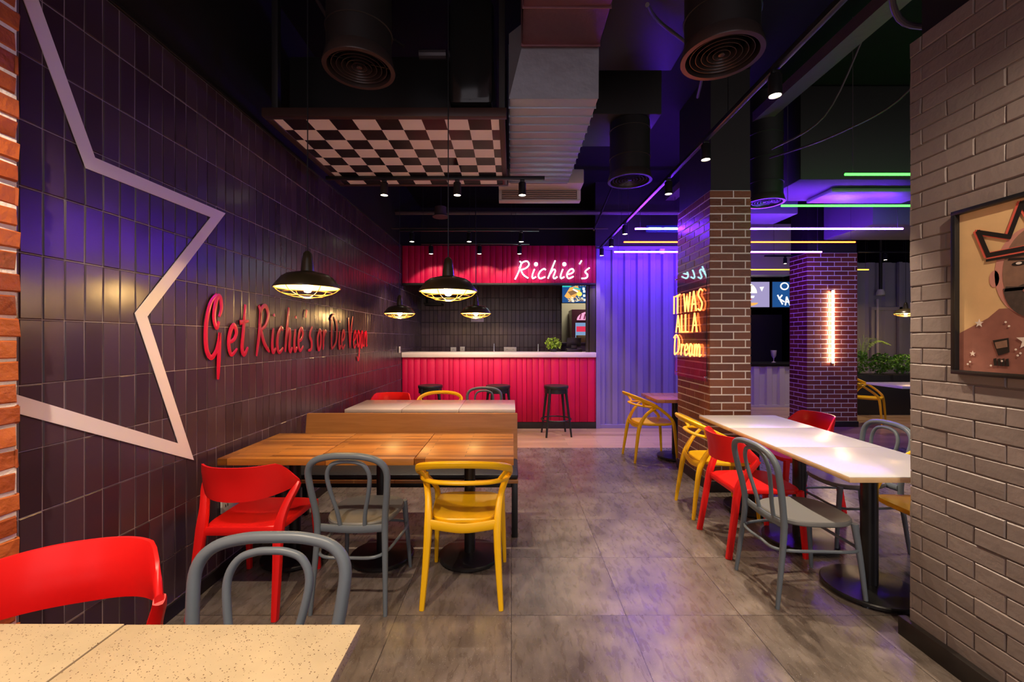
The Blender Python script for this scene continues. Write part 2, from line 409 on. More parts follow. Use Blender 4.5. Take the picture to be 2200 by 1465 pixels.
# back wall behind the counter (dark tiles) with the kitchen opening
YB = 8.44
bm = bmesh.new()
box(bm, -1.9, .97, YB, YB+.12, 0, 3.0); box(bm, 1.55, 2.0, YB, YB+.12, 0, 3.0); box(bm, .97, 1.55, YB, YB+.12, 0, 1.1); box(bm, .97, 1.55, YB, YB+.12, 2.52, 3.0)
box(bm, -1.9, 3.1, YB, YB+.12, 3.0, 4.0)
wb = tag(mk('wall_back', bm, M['plaster'], smooth=False), 'dark tiled back wall behind the counter', kind='structure')
bm, L = tone_bm()
x = -1.77
while x < .96:
    for r in range(-1, 12):
        z0 = max(.08+.24*r, 0); z1 = min(.32+.24*r, 2.93)
        lay(bm, (x+.0012, YB-.0, z0+.0012), (1, 0, 0), (0, 0, 1), (0, -1, 0), min(.08, .97-x)-.0024, z1-z0-.0024, .008, .0035, random.random(), L, tilt=.015)
    x += .08
mk('tile_cladding', bm, M['tile'], wb, ang=15)

# far walls of the room on the right
bm = bmesh.new(); box(bm, 3.0, 9.5, 12.0, 12.2, 0, 4.0); tag(mk('wall_far', bm, M['plaster'], smooth=False), 'black far wall of the side room', kind='structure')
bm = bmesh.new(); box(bm, 9.3, 9.5, -1.6, 12.2, 0, 4.0); tag(mk('wall_side', bm, M['plaster'], smooth=False), 'dark outer wall of the side room', kind='structure')
# kitchen room shell
bm = bmesh.new(); box(bm, .3, 3.0, 10.3, 10.4, 0, 4.0); tag(mk('wall_kitchen', bm, M['kitchen'], smooth=False), 'pale cream kitchen wall seen through the opening', kind='structure')

# corrugated sheet walls
def corrugated(bm, x0, x1, z0, z1, yf, pitch=.205, depth=.052, axis='x'):
    prof = []; x = x0
    while x < x1:
        for dx, dy in ((0, 0), (.40, 0), (.50, 1), (.90, 1)):
            xx = x+dx*pitch
            if xx <= x1: prof.append((xx, yf+dy*depth))
        x += pitch
    prof.append((x1, prof[-1][1]))
    def P(a, b, z): return (a, b, z) if axis == 'x' else (b, a, z)
    lo = [bm.verts.new(P(a, b, z0)) for a, b in prof]; hi = [bm.verts.new(P(a, b, z1)) for a, b in prof]
    lob = [bm.verts.new(P(a, b+.004, z0)) for a, b in prof]; hib = [bm.verts.new(P(a, b+.004, z1)) for a, b in prof]
    for k in range(len(prof)-1):
        bm.faces.new((lo[k], lo[k+1], hi[k+1], hi[k])); bm.faces.new((lob[k+1], lob[k], hib[k], hib[k+1]))
        bm.faces.new((hi[k], hi[k+1], hib[k+1], hib[k])); bm.faces.new((lo[k+1], lo[k], lob[k], lob[k+1]))
    bm.faces.new((lo[0], hi[0], hib[0], lob[0])); bm.faces.new((hi[-1], lo[-1], lob[-1], hib[-1]))
bm = bmesh.new(); corrugated(bm, 1.42, 3.05, .06, 2.93, 7.0)
box(bm, 1.352, 1.42, 6.96, 7.05, 0, 2.93, .004)          # corner post
box(bm, 1.352, 3.05, 6.985, 7.05, 0, .06, .003); box(bm, 1.352, 3.05, 6.985, 7.05, 2.88, 2.94, .003)
cw = tag(mk('wall_container', bm, M['purple'], smooth=False), 'corrugated steel container wall beside the red counter', kind='structure')
bm = bmesh.new(); box(bm, 1.36, 3.05, 7.06, 7.16, 0, 4.0); box(bm, 2.95, 3.05, 7.16, 12.0, 0, 4.0); tag(mk('wall_partition', bm, M['plaster'], smooth=False), 'black partition behind the corrugated sheet', kind='structure')

# grey painted brick wall, right foreground
XR = 1.93; YE = 2.10
bm = bmesh.new(); box(bm, XR+.0055, XR+.30, -1.6, YE-.0055, 0, 2.88)
wr = tag(mk('wall_right', bm, M['greyback'], smooth=False), 'grey painted brick wall at the right edge', kind='structure')
bm, L = tone_bm()
brick_face(bm, L, (XR+.012, YE, .0), (0, -1, 0), (0, 0, 1), (-1, 0, 0), 3.6, 2.88, .232, .0745, .0035, .013, .004, jit=.002, tilt=.006, start=.06)
brick_face(bm, L, (XR, YE-.012, .0), (1, 0, 0), (0, 0, 1), (0, 1, 0), .30, 2.88, .232, .0745, .0035, .013, .004, jit=.002, tilt=.006)
mk('brick_facing', bm, M['greybrick'], wr, ang=25)
bm = bmesh.new(); box(bm, XR+.03, XR+.32, -1.6, YE-.03, 2.88, 4.0); mk('upper_wall', bm, M['plaster'], wr, smooth=False)
bm = bmesh.new(); box(bm, XR-.032, XR+.01, -1.6, YE+.03, 0, .09, .003); tag(mk('baseboard_right', bm, M['skirt']), 'black wood grain baseboard below the grey brick wall', kind='structure')

# ================================================================== BRICK PILLARS
def pillar(name, label, x0, x1, y0, y1, top, mat, plinth=.1, inset=.004, bw=.225, bh=.0752):
    t = thing(name, label, 'pillar', (x0, y0, 0))
    bm = bmesh.new(); box(bm, inset, x1-x0-inset, inset, y1-y0-inset, plinth, top-.001); mk('mortar_core', bm, M['mortar'], t, smooth=False)
    bm, L = tone_bm(); W, D = x1-x0, y1-y0; H = top-plinth
    a = dict(bw=bw, bh=bh, gap=.0125, d=inset+.0005, ch=.0012, jit=.0006)
    brick_face(bm, L, (0, inset, plinth), (1, 0, 0), (0, 0, 1), (0, -1, 0), W, H, **a)
    brick_face(bm, L, (inset, D, plinth), (0, -1, 0), (0, 0, 1), (-1, 0, 0), D, H, **a)
    brick_face(bm, L, (W-inset, 0, plinth), (0, 1, 0), (0, 0, 1), (1, 0, 0), D, H, **a)
    brick_face(bm, L, (W, D-inset, plinth), (-1, 0, 0), (0, 0, 1), (0, 1, 0), W, H, **a)
    mk('brick_facing', bm, mat, t, ang=25)
    bm = bmesh.new(); box(bm, -.012, W+.012, -.012, D+.012, 0, plinth, .003); mk('plinth', bm, M['skirt'], t)
    bm = bmesh.new(); box(bm, .015, W-.0, .015, D-.015, top, 4.0); mk('upper_shaft', bm, M['plaster'], t, smooth=False)
    return t
pillar('brick_pillar', 'red brick pillar carrying the orange neon lettering, beside the long white table', 1.868, 2.256, 4.087, 4.88, 2.85, M['brick'])
pillar('brick_pillar', 'maroon brick pillar with the upright white light tube on it', 4.84, 5.665, 7.1, 7.55, 2.855, M['brick2'], plinth=.09)
# rough brick pier at the left edge
t = thing('brick_pier', 'rough orange brick pier at the left edge of the photo', 'pillar', (XW, 1.445, 0))
bm = bmesh.new(); box(bm, 0, .122, -2.9, -.005, 0, 4.0); mk('mortar_core', bm, M['mortar'], t, smooth=False)
bm, L = tone_bm()
brick_face(bm, L, (.115, 0, 0), (0, -1, 0), (0, 0, 1), (1, 0, 0), 2.9, 3.99, .235, .0725, .013, .013, .004, jit=.004, tilt=.05, start=.12)
brick_face(bm, L, (0, -.012, 0), (1, 0, 0), (0, 0, 1), (0, 1, 0), .125, 3.99, .235, .0725, .013, .013, .004, jit=.003, tilt=.05)
mk('brick_facing', bm, M['brickL'], t, ang=30)

# ================================================================== STAR OUTLINE ON THE TILED WALL
pts = [(1.43, 3.05), (1.812, 2.185), (2.60, 2.19), (2.06, 1.562), (2.345, .835), (1.43, 1.27)]
bm = bmesh.new(); P2 = [Vector((a, b)) for a, b in pts]; hw = .030; Ls = []; Rs = []
for i, p in enumerate(P2):
    d0 = (p-P2[i-1]).normalized() if i else (P2[1]-p).normalized(); d1 = (P2[i+1]-p).normalized() if i < len(P2)-1 else d0
    n0 = Vector((-d0.y, d0.x)); n1 = Vector((-d1.y, d1.x)); mm = (n0+n1).normalized(); k = hw/max(.3, mm.dot(n0))
    Ls.append(p+mm*k); Rs.append(p-mm*k)
for lo_, hi_ in [(XW+.0035, XW+.0065)]:
    A = [bm.verts.new((hi_, a.x, a.y)) for a in Ls]; B = [bm.verts.new((hi_, a.x, a.y)) for a in Rs]
    A2 = [bm.verts.new((lo_, a.x, a.y)) for a in Ls]; B2 = [bm.verts.new((lo_, a.x, a.y)) for a in Rs]
    for i in range(len(P2)-1):
        bm.faces.new((A[i], A[i+1], B[i+1], B[i])); bm.faces.new((A[i], A2[i], A2[i+1], A[i+1])); bm.faces.new((B[i+1], B2[i+1], B2[i], B[i])); bm.faces.new((A2[i+1], A2[i], B2[i], B2[i+1]))
tag(mk('star_outline', bm, M['white'], smooth=False), 'large pale pink white star outline on the dark tiled wall', 'wall decoration')

# ================================================================== STROKE LETTERING
G = {
 'G': (.95, [[(.60, .62), (.50, .50), (.38, .70), (.50, 1.02), (.66, 1.05), (.72, .85), (.60, .70)], [(.50, 1.10), (.22, .92), (.04, .55), (.05, .15), (.25, -.02), (.50, .12), (.64, .42)], [(.64, .42), (.60, .0), (.56, -.42)]]),
 'e': (.50, [[(.06, .24), (.30, .30), (.42, .43), (.30, .56), (.12, .46), (.03, .22), (.16, .01), (.46, .12)]]),
 't': (.50, [[(.32, .98), (.22, .5), (.14, .12), (.26, 0), (.46, .14)], [(.02, .62), (.50, .66)]]),
 'R': (.85, [[(.13, 1.0), (.24, .86), (.17, .42), (.0, -.05)], [(.17, .60), (.30, .92), (.58, 1.0), (.74, .82), (.58, .60), (.28, .50)], [(.28, .50), (.48, .22), (.82, .02)]]),
 'i': (.32, [[(.16, .54), (.08, .2), (.14, .01), (.32, .1)], [(.20, .80), (.215, .86)]]),
 'c': (.48, [[(.43, .50), (.30, .56), (.09, .40), (.03, .16), (.17, 0), (.46, .1)]]),
 'h': (.62, [[(.34, 1.04), (.2, .55), (.05, 0)], [(.11, .22), (.30, .52), (.44, .44), (.38, .12), (.46, .0), (.62, .1)]]),
 "'": (.22, [[(.20, 1.04), (.10, .84)]]),
 's': (.46, [[(.42, .62), (.24, .48), (.20, .36), (.36, .22), (.32, .04), (.02, .0)]]),
 'o': (.50, [[(.24, .55), (.05, .32), (.12, .02), (.34, .10), (.40, .38), (.24, .55), (.46, .50)]]),
 'r': (.46, [[(.10, .56), (.10, .3), (.05, 0)], [(.09, .28), (.26, .50), (.44, .50)]]),
 'D': (.90, [[(.20, .92), (.12, .45), (.10, .02)], [(.0, .86), (.38, 1.0), (.76, .72), (.66, .22), (.12, .0)]]),
 'V': (.68, [[(.04, .98), (.12, .5), (.24, .0)], [(.24, 0), (.42, .6), (.68, 1.04)]]),
 'g': (.52, [[(.40, .50), (.22, .56), (.05, .32), (.16, .04), (.38, .2)], [(.44, .55), (.38, -.15), (.22, -.42), (.02, -.30)]]),
 'a': (.56, [[(.40, .48), (.22, .56), (.05, .30), (.14, .0), (.34, .14), (.42, .52)], [(.42, .52), (.39, .12), (.56, .06)]]),
 'n': (.56, [[(.10, .55), (.05, 0)], [(.07, .24), (.28, .55), (.43, .42), (.40, .06), (.56, .08)]]),
 'm': (.80, [[(.10, .55), (.05, 0)], [(.07, .26), (.25, .55), (.36, .42), (.32, .02)], [(.34, .26), (.52, .55), (.66, .42), (.62, .04), (.80, .1)]]),
 'I': (.28, [[(.14, 1), (.12, 0)]]),
 'T': (.62, [[(.30, .97), (.28, 0)], [(0, .96), (.62, 1.02)]]),
 'W': (.86, [[(.04, 1), (.20, .02)], [(.20, .02), (.42, .85)], [(.42, .85), (.60, .02)], [(.60, .02), (.82, 1)]]),
 'A': (.66, [[(.02, 0), (.32, 1)], [(.32, 1), (.60, 0)], [(.14, .35), (.50, .35)]]),
 'S': (.58, [[(.54, .92), (.30, 1.02), (.08, .78), (.30, .54), (.50, .30), (.32, .0), (.04, .08)]]),
 'L': (.46, [[(.10, 1), (.08, .02)], [(.08, .02), (.44, .02)]]),
}
def text_w(s, sp): return sum((G[c][0]+sp) if c in G else .38 for c in s)-sp
def lettering(parent, s, O, U, V, N, H, W, mat, r, flat=None, sp=.06, dotr=None, base=0, name='letter', n=8, brush=False, shear=0):
    """letters as single parts; O baseline start; total length W along U; cap height H"""
    O, U, V, N = map(Vector, (O, U, V, N)); tw = text_w(s, sp); kx = W/tw; x = 0
    for c in s:
        if c not in G: x += .38; continue
        bm = bmesh.new()
        for st in G[c][1]:
            P3 = [O+U*((a+b*shear+x)*kx)+V*(b*H) for a, b in st]
            P3 = cr(P3, 6)
            if len(st) == 2 and (P3[0]-P3[-1]).length < .1*H and dotr:
                b2 = bmesh.new(); bmesh.ops.create_icosphere(b2, subdivisions=2, radius=dotr); merge(bm, b2, 0, Matrix.Translation((P3[0]+P3[-1])/2)); continue
            if brush:
                q = len(P3); rr = [r*(.55+.6*math.sin(PI*min(1, (i+1)/q))**.6) for i in range(q)]
                sweep(bm, P3, rr, [flat]*q, ref=tuple(N), n=n, power=4)
            else: sweep(bm, P3, r, r, ref=tuple(N), n=n)
        mk(name, bm, mat, parent)
        x += G[c][0]+sp
# red script on the tiled wall
t = thing('wall_lettering', 'red brushed script lettering on the dark tiled wall', 'lettering', (XW+.012, 2.48, 1.345))
lettering(t, "Get Richie's or Die Vegan", (0, 0, 0), (0, 1, 0), (0, 0, 1), (1, 0, 0), .335, 2.78, M['redletter'], .0145, .0025, brush=True, sp=.08)
# ------------------------------------------------------------------ RED COUNTER AND FASCIA
YC = 6.95
def boards(bm, L, x0, x1, z0, z1, y, d, seed):
    rnd = random.Random(seed); x = x0
    while x < x1-.01:
        w_ = rnd.choice([.07, .09, .11, .13, .10]); w_ = min(w_, x1-x)
        lay(bm, (x+.0018, y, z0), (1, 0, 0), (0, 0, 1), (0, -1, 0), w_-.0036, z1-z0, d+rnd.uniform(-.002, .002), .003, rnd.random(), L)
        x += w_
t = thing('bar_counter', 'long bar counter clad in crimson upright boards', 'counter', (0, YC, 0))
bm, L = tone_bm(); boards(bm, L, -1.765, 1.345, .11, 1.145, .02, .02, 3); mk('board_cladding', bm, M['redboard'], t, ang=50)
bm = bmesh.new(); box(bm, -1.765, 1.345, .02, .45, .0, 1.145); mk('body', bm, M['darkred'], t, smooth=False)
bm = bmesh.new(); box(bm, -1.765, 1.345, .008, .02, 0, .105, .002); mk('kickboard', bm, M['skirt'], t)
bm = bmesh.new(); box(bm, -1.765, 1.348, YC-.03, YC+.55, 1.147, 1.226, .004)
tag(mk('countertop', bm, M['countertop']), 'long pale stone countertop on the crimson bar counter', 'countertop')
t = thing('fascia_panel', 'crimson boarded fascia above the bar counter opening', 'fascia', (0, YC, 2.34))
bm, L = tone_bm(); boards(bm, L, -1.765, 1.345, .0, .60, .02, .02, 5); mk('board_cladding', bm, M['redboard'], t, ang=50)
bm = bmesh.new(); box(bm, -1.765, 1.345, .02, .12, .001, .60); mk('backing', bm, M['darkred'], t, smooth=False)
bm = bmesh.new(); box(bm, -1.765, 1.345, .0, .12, -.03, .0, .002); mk('bottom_rail', bm, M['black'], t)
bm = bmesh.new(); box(bm, 1.25, 1.345, YC+.02, YC+.12, 1.23, 2.305, .004); box(bm, 1.20, 1.25, YC+.05, YC+.12, 1.23, 2.305, .004)
tag(mk('opening_post', bm, pm('post_brown', (.045, .035, .025), .45)), 'dark brown post closing the counter opening at its right end', 'post')
# white neon name sign
t = thing('neon_sign', "white neon script sign reading Richie's on the crimson fascia", 'neon sign', (.05, YC-.05, 2.405))
lettering(t, "Richie's", (.0, 0, 0), (1, 0, 0), (0, 0, 1), (0, -1, 0), .275, 1.17, M['neonW'], .0105, sp=.12, dotr=.032, shear=.16)
for x_ in (.12, .42, .72, .98):
    bm = bmesh.new(); sweep(bm, [(x_, .0, .06), (x_, .05, .06)], .005, n=6); mk('standoff', bm, M['blackmetal'], t)

# orange neon quote on clear acrylic
t = thing('neon_sign', 'orange neon sign reading IT WAS ALL A Dream on the brick pillar', 'neon sign', (1.835, 4.9, 1.25))
U_, V_, N_ = (0, -1, 0), (0, 0, 1), (-1, 0, 0)
lettering(t, 'IT WAS', (-.01, 0.0, .475), U_, V_, N_, .20, .76, M['neonO'], .0072, sp=.09)
lettering(t, 'ALL A', (-.01, -.08, .265), U_, V_, N_, .19, .56, M['neonO'], .0072, sp=.09)
lettering(t, 'Dream', (-.01, -.02, .02), U_, V_, N_, .22, .70, M['neonO'], .0072, sp=.05)
bm = bmesh.new(); box(bm, .006, .012, -.80, .0, -.21, .90); mk('acrylic_panel', bm, M['acryl'], t, smooth=False)
for y_, z_ in ((-.76, -.17), (-.04, -.17), (-.76, .86), (-.04, .86)):
    bm = bmesh.new(); sweep(bm, [(.0, y_, z_), (.032, y_, z_)], .008, ref=(0, 0, 1), n=10); mk('standoff', bm, M['chrome'], t)

# ================================================================== FURNITURE
def superell(w0, w1, y0, y1, n=40, p=4.0):
    out = []
    for k in range(n):
        a = 2*PI*k/n; c, s = math.cos(a), math.sin(a); q = (abs(c)**p+abs(s)**p)**(-1/p)
        yy = s*q; f = (yy+1)/2; hw_ = (w0+(w1-w0)*f)/2
        out.append((c*q*hw_, y0+(y1-y0)*f))
    return out
def seat_bm(w0, w1, y0, y1, z, t_, dish=.012, p=4.0, edge=None, wave=0):
    """w0 rear width, w1 front width; dished top"""
    bm = bmesh.new(); ol = superell(w0, w1, y0, y1, 44, p); cx, cy = 0, (y0+y1)/2
    rings = []
    def ring(s, zz, dz=0): return [bm.verts.new((x_*s, cy+(y_-cy)*s, zz+dz+wave*(((y_-cy)*s)/(y1-y0)*2)**2)) for x_, y_ in ol]
    rings.append(ring(.96, z-t_)); rings.append(ring(1.0, z-t_*.75)); rings.append(ring(1.0, z-t_*.25)); rings.append(ring(.975, z))
    for s in (.88, .7, .45, .2): rings.append(ring(s, z-dish*(1-s*s)))
    for i in range(len(rings)-1):
        A, B = rings[i], rings[i+1]
        for k in range(44): bm.faces.new((A[k], A[(k+1) % 44], B[(k+1) % 44], B[k]))
    c1 = bm.verts.new((0, cy, z-dish)); c0 = bm.verts.new((0, cy, z-t_))
    for k in range(44):
        bm.faces.new((rings[-1][k], rings[-1][(k+1) % 44], c1)); bm.faces.new((rings[0][(k+1) % 44], rings[0][k], c0))
    return bm
def mx(pts): return [(-a, b, c) for a, b, c in pts]

def make_red():
    t = thing('dining_chair', 'x', 'chair', group=None)
    mk('seat', seat_bm(.42, .45, -.21, .225, .452, .034, .006, 6), M['red'], t)
    # backrest: wide curved band
    bm = bmesh.new(); NU = 28; front = []; back = []
    for i in range(NU+1):
        s = -1+2*i/NU; a = abs(s)
        x_ = .255*math.sin(s*PI/2*.98)/math.sin(PI/2*.98) if False else .255*s*(1.12-.12*a*a)
        y_ = -.275+.185*a**2.4
        e_ = min(1, max(0, (a-.70)/.30)); zt = .790-.118*e_*e_*(1.6-.6*e_); zb = .640-.035*(1-a*a)+.004*a**6
        col = []
        for j in range(5):
            f = j/4; z_ = zb+(zt-zb)*f
            lean = -(z_-.64)*.16+.02*math.sin(PI*f)*(1-a)
            col.append(Vector((x_, y_+lean, z_)))
        front.append(col)
    nrm = []
    for i in range(NU+1):
        d_ = (front[min(i+1, NU)][2]-front[max(i-1, 0)][2]); d_.z = 0; d_.normalize(); nrm.append(Vector((-d_.y, d_.x, 0)))
    th = .011
    A = [[bm.verts.new(v+nrm[i]*th*(.5 if j in (0, 4) else 1)) for j, v in enumerate(front[i])] for i in range(NU+1)]
    B = [[bm.verts.new(v-nrm[i]*th*(.5 if j in (0, 4) else 1)) for j, v in enumerate(front[i])] for i in range(NU+1)]
    for i in range(NU):
        for j in range(4):
            bm.faces.new((A[i][j], A[i+1][j], A[i+1][j+1], A[i][j+1])); bm.faces.new((B[i+1][j], B[i][j], B[i][j+1], B[i+1][j+1]))
        bm.faces.new((A[i][4], A[i+1][4], B[i+1][4], B[i][4])); bm.faces.new((A[i+1][0], A[i][0], B[i][0], B[i+1][0]))
    for i in (0, NU):
        for j in range(4): bm.faces.new((A[i][j], A[i][j+1], B[i][j+1], B[i][j]))
    mk('backrest', bm, M['red'], t, ang=60)
    for s in (-1, 1):
        bm = bmesh.new(); p = cr([(s*.222, -.275, 0), (s*.212, -.235, .25), (s*.205, -.205, .44), (s*.218, -.165, .54), (s*.247, -.118, .625), (s*.254, -.098, .655)], 5)
        m_ = len(p); sweep(bm, p, [.020-.002*i/m_ for i in range(m_)], lerp_list([.015, .021, .027, .021, .018, .015], 5), ref=(1, 0, 0), n=12, power=4)
        mk('leg', bm, M['red'], t, ang=50)
        bm = bmesh.new(); p = [(s*.218, .235, 0), (s*.212, .222, .22), (s*.205, .205, .44)]
        sweep(bm, p, [.015, .018, .022], [.014, .017, .019], ref=(1, 0, 0), n=12, power=4); mk('leg', bm, M['red'], t, ang=50)
    bm = bmesh.new()
    sweep(bm, [(-.20, -.205, .428), (.20, -.205, .428)], .022, .010, ref=(0, 1, 0), n=8, power=4); mk('rear_rail', bm, M['red'], t, ang=50)
    return t
def make_yellow():
    t = thing('armchair', 'x', 'chair')
    mk('seat', seat_bm(.36, .44, -.205, .225, .455, .03, .014, 4, wave=.006), M['yellow'], t)
    # top rail: horseshoe from the arm joint up round the back
    half = [(.252, -.02, .655), (.262, -.10, .695), (.250, -.185, .735), (.190, -.262, .768), (.10, -.298, .783)]
    p = cr([(-a, b, c) for a, b, c in half]+[(0, -.308, .787)]+[(a, b, c) for a, b, c in half[::-1]], 5)
    bm = bmesh.new(); sweep(bm, p, .0135, .021, ref=(0, -.4, 1), n=12, power=2.6); mk('top_rail', bm, M['yellow'], t)
    half = [(.245, .0, .648), (.243, -.07, .652), (.215, -.15, .658), (.14, -.215, .664)]
    p = cr([(-a, b, c) for a, b, c in half]+[(0, -.24, .667)]+[(a, b, c) for a, b, c in half[::-1]], 5)
    bm = bmesh.new(); sweep(bm, p, .019, .011, ref=(0, 0, 1), n=12, power=2.6); mk('middle_rail', bm, M['yellow'], t)
    for s in (-1, 1):
        bm = bmesh.new(); p = cr([(s*.212, -.270, 0), (s*.197, -.240, .22), (s*.190, -.205, .42), (s*.205, -.13, .56), (s*.242, -.03, .645)], 6)
        m_ = len(p); sweep(bm, p, lerp_list([.014, .019, .023, .018, .018], 6), lerp_list([.013, .018, .022, .017, .014], 6), ref=(0, 1, 0), n=12, power=2.6); mk('leg', bm, M['yellow'], t)
        bm = bmesh.new(); p = cr([(s*.222, .235, 0), (s*.214, .222, .22), (s*.205, .20, .44), (s*.215, .15, .525), (s*.238, .06, .60), (s*.246, -.01, .65)], 6)
        sweep(bm, p, lerp_list([.012, .016, .020, .017, .017, .016], 6), lerp_list([.012, .016, .020, .012, .011, .011], 6), ref=(1, 0, 0), n=12, power=2.6); mk('leg', bm, M['yellow'], t)
        bm = bmesh.new(); p = cr([(s*.246, -.19, .735), (s*.225, -.175, .70), (s*.200, -.16, .665)], 4)
        sweep(bm, p, .010, .014, ref=(0, 1, 0), n=10); mk('strut', bm, M['yellow'], t)
    bm = bmesh.new(); sweep(bm, cr([(-.185, -.205, .432), (0, -.215, .412), (.185, -.205, .432)], 6), .026, .011, ref=(0, 1, 0), n=10, power=3); mk('rear_rail', bm, M['yellow'], t)
    return t
def make_grey():
    t = thing('bentwood_chair', 'x', 'chair')
    mk('seat', seat_bm(.36, .425, -.20, .225, .455, .03, .008, 2.8), M['greyseat'], t)
    half = [(.198, -.265, 0), (.190, -.240, .20), (.182, -.218, .40), (.186, -.225, .52), (.203, -.252, .66), (.205, -.272, .76), (.165, -.285, .815), (.085, -.29, .838)]
    p = cr([(-a, b, c) for a, b, c in half]+[(0, -.29, .842)]+[(a, b, c) for a, b, c in half[::-1]], 5)
    rr = []
    for q in p: rr.append(.011+.0065*min(1, q.z/.4))
    bm = bmesh.new(); sweep(bm, p, rr, rr, ref=(0, 1, 0), n=12); mk('back_frame', bm, M['grey'], t)
    half = [(.066, -.198, .435), (.075, -.215, .52), (.102, -.240, .64), (.112, -.258, .73), (.088, -.268, .785), (.045, -.272, .805)]
    p = cr([(-a, b, c) for a, b, c in half]+[(0, -.272, .809)]+[(a, b, c) for a, b, c in half[::-1]], 5)
    bm = bmesh.new(); sweep(bm, p, .0115, .0115, ref=(0, 1, 0), n=12); mk('inner_loop', bm, M['grey'], t)
    for s in (-1, 1):
        bm = bmesh.new(); p = cr([(s*.205, .225, 0), (s*.192, .205, .22), (s*.178, .180, .44)], 4); sweep(bm, p, lerp_list([.010, .014, .018], 4), lerp_list([.010, .014, .018], 4), ref=(1, 0, 0), n=12); mk('leg', bm, M['grey'], t)
    bm = bmesh.new(); p = cr([(0, -.232, .285), (-.16, -.232, .30), (-.205, -.02, .305), (-.190, .19, .30), (0, .212, .30), (.190, .19, .30), (.205, -.02, .305), (.16, -.232, .30)], 5, closed=True)
    sweep(bm, p, .0085, .0085, ref=(0, 0, 1), n=8, closed=True); mk('stretcher_ring', bm, M['grey'], t)
    bm = bmesh.new(); sweep(bm, cr([(-.18, -.205, .435), (0, -.205, .425), (.18, -.205, .435)], 4), .02, .012, ref=(0, 1, 0), n=8, power=3); mk('rear_rail', bm, M['grey'], t)
    return t
def make_stool():
    t = thing('bar_stool', 'x', 'stool')
    mk('seat', seat_bm(.37, .37, -.185, .185, .744, .045, .016, 2.0), M['blackplastic'], t)
    bm = bmesh.new(); lathe(bm, [(.165, 0), (.175, .0), (.175, .07), (.165, .07)], 36, (0, 0, .632), close=True); mk('seat_rim', bm, M['blackplastic'], t)
    for a in (45, 135, 225, 315):
        c, s = math.cos(math.radians(a)), math.sin(math.radians(a))
        bm = bmesh.new(); sweep(bm, cr([(c*.265, s*.265, 0), (c*.215, s*.215, .35), (c*.165, s*.165, .70)], 4), lerp_list([.013, .017, .021], 4), lerp_list([.013, .017, .021], 4), ref=(s, -c, 0), n=10, power=3); mk('leg', bm, M['blackplastic'], t)
    bm = bmesh.new(); p = [(.225*math.cos(k*PI/12), .225*math.sin(k*PI/12), .24) for k in range(24)]; sweep(bm, p, .010, .010, ref=(0, 0, 1), n=8, closed=True); mk('foot_ring', bm, M['blackplastic'], t)
    return t
def place(proto, specs):
    for i, (x_, y_, rz, lab, grp, sc) in enumerate(specs):
        o = proto if i == 0 else copy_tree(proto)
        o.location = (x_, y_, 0); o.rotation_euler = (0, 0, rz); o['label'] = lab
        if sc: o.scale = sc
        if grp: o['group'] = grp
        elif 'group' in o: del o['group']
TOW, AWAY = PI, 0.0          # facing the camera / away from it
RT, LT = -PI/2, PI/2         # facing +X / -X
place(make_red(), [
 (-1.44, 2.50, .0, 'red plastic chair at the wooden table, next to the tiled wall', None, None),
 (-1.28, 1.14, PI+.35, 'red plastic chair behind the speckled stone table, its back close to the camera', None, None),
 (1.70, 3.07, RT, 'red plastic chair on the aisle side of the long white table', None, None),
 (2.47, 3.80, LT+.05, 'red plastic chair on the far side of the long white table', None, None),
 (-1.45, 5.03, TOW, 'red plastic chair behind the far pale table, only its back top showing', None, None)])
place(make_grey(), [
 (-.855, 2.53, -.02, 'grey bentwood style chair at the wooden table between the red and yellow chairs', None, None),
 (-.722, 1.035, TOW+.02, 'grey bentwood style chair behind the speckled stone table in the foreground', None, (1.08, 1.0, 1.0)),
 (1.68, 2.53, RT+.04, 'grey bentwood style chair at the near end of the long white table, aisle side', None, None),
 (2.42, 3.12, LT-.03, 'grey bentwood style chair on the far side of the long white table', None, None),
 (-.34, 5.03, TOW, 'grey bentwood style chair behind the far pale table', None, None)])
place(make_yellow(), [
 (-.27, 2.58, .0, 'yellow plastic armchair at the wooden table, beside the aisle', None, None),
 (1.73, 3.66, RT-.05, 'yellow plastic armchair between the brick pillar and the long white table', None, None),
 (1.68, 5.26, RT+.08, 'yellow plastic armchair at the small reddish wooden table', None, None),
 (2.50, 2.56, LT, 'yellow plastic armchair half hidden by the grey brick wall', None, None),
 (-.86, 5.03, TOW, 'yellow plastic armchair behind the far pale table', None, None),
 (6.05, 7.40, TOW+.75, 'yellow plastic armchair in the side room by the planter', None, None)])
place(make_stool(), [
 (.665, 6.52, .12, 'black bar stool standing alone in front of the crimson counter', None, None),
 (-.21, 6.55, .3, 'black bar stool behind the grey chair at the far pale table', None, None),
 (-1.235, 6.55, .2, 'black bar stool nearest the tiled wall', None, None)])

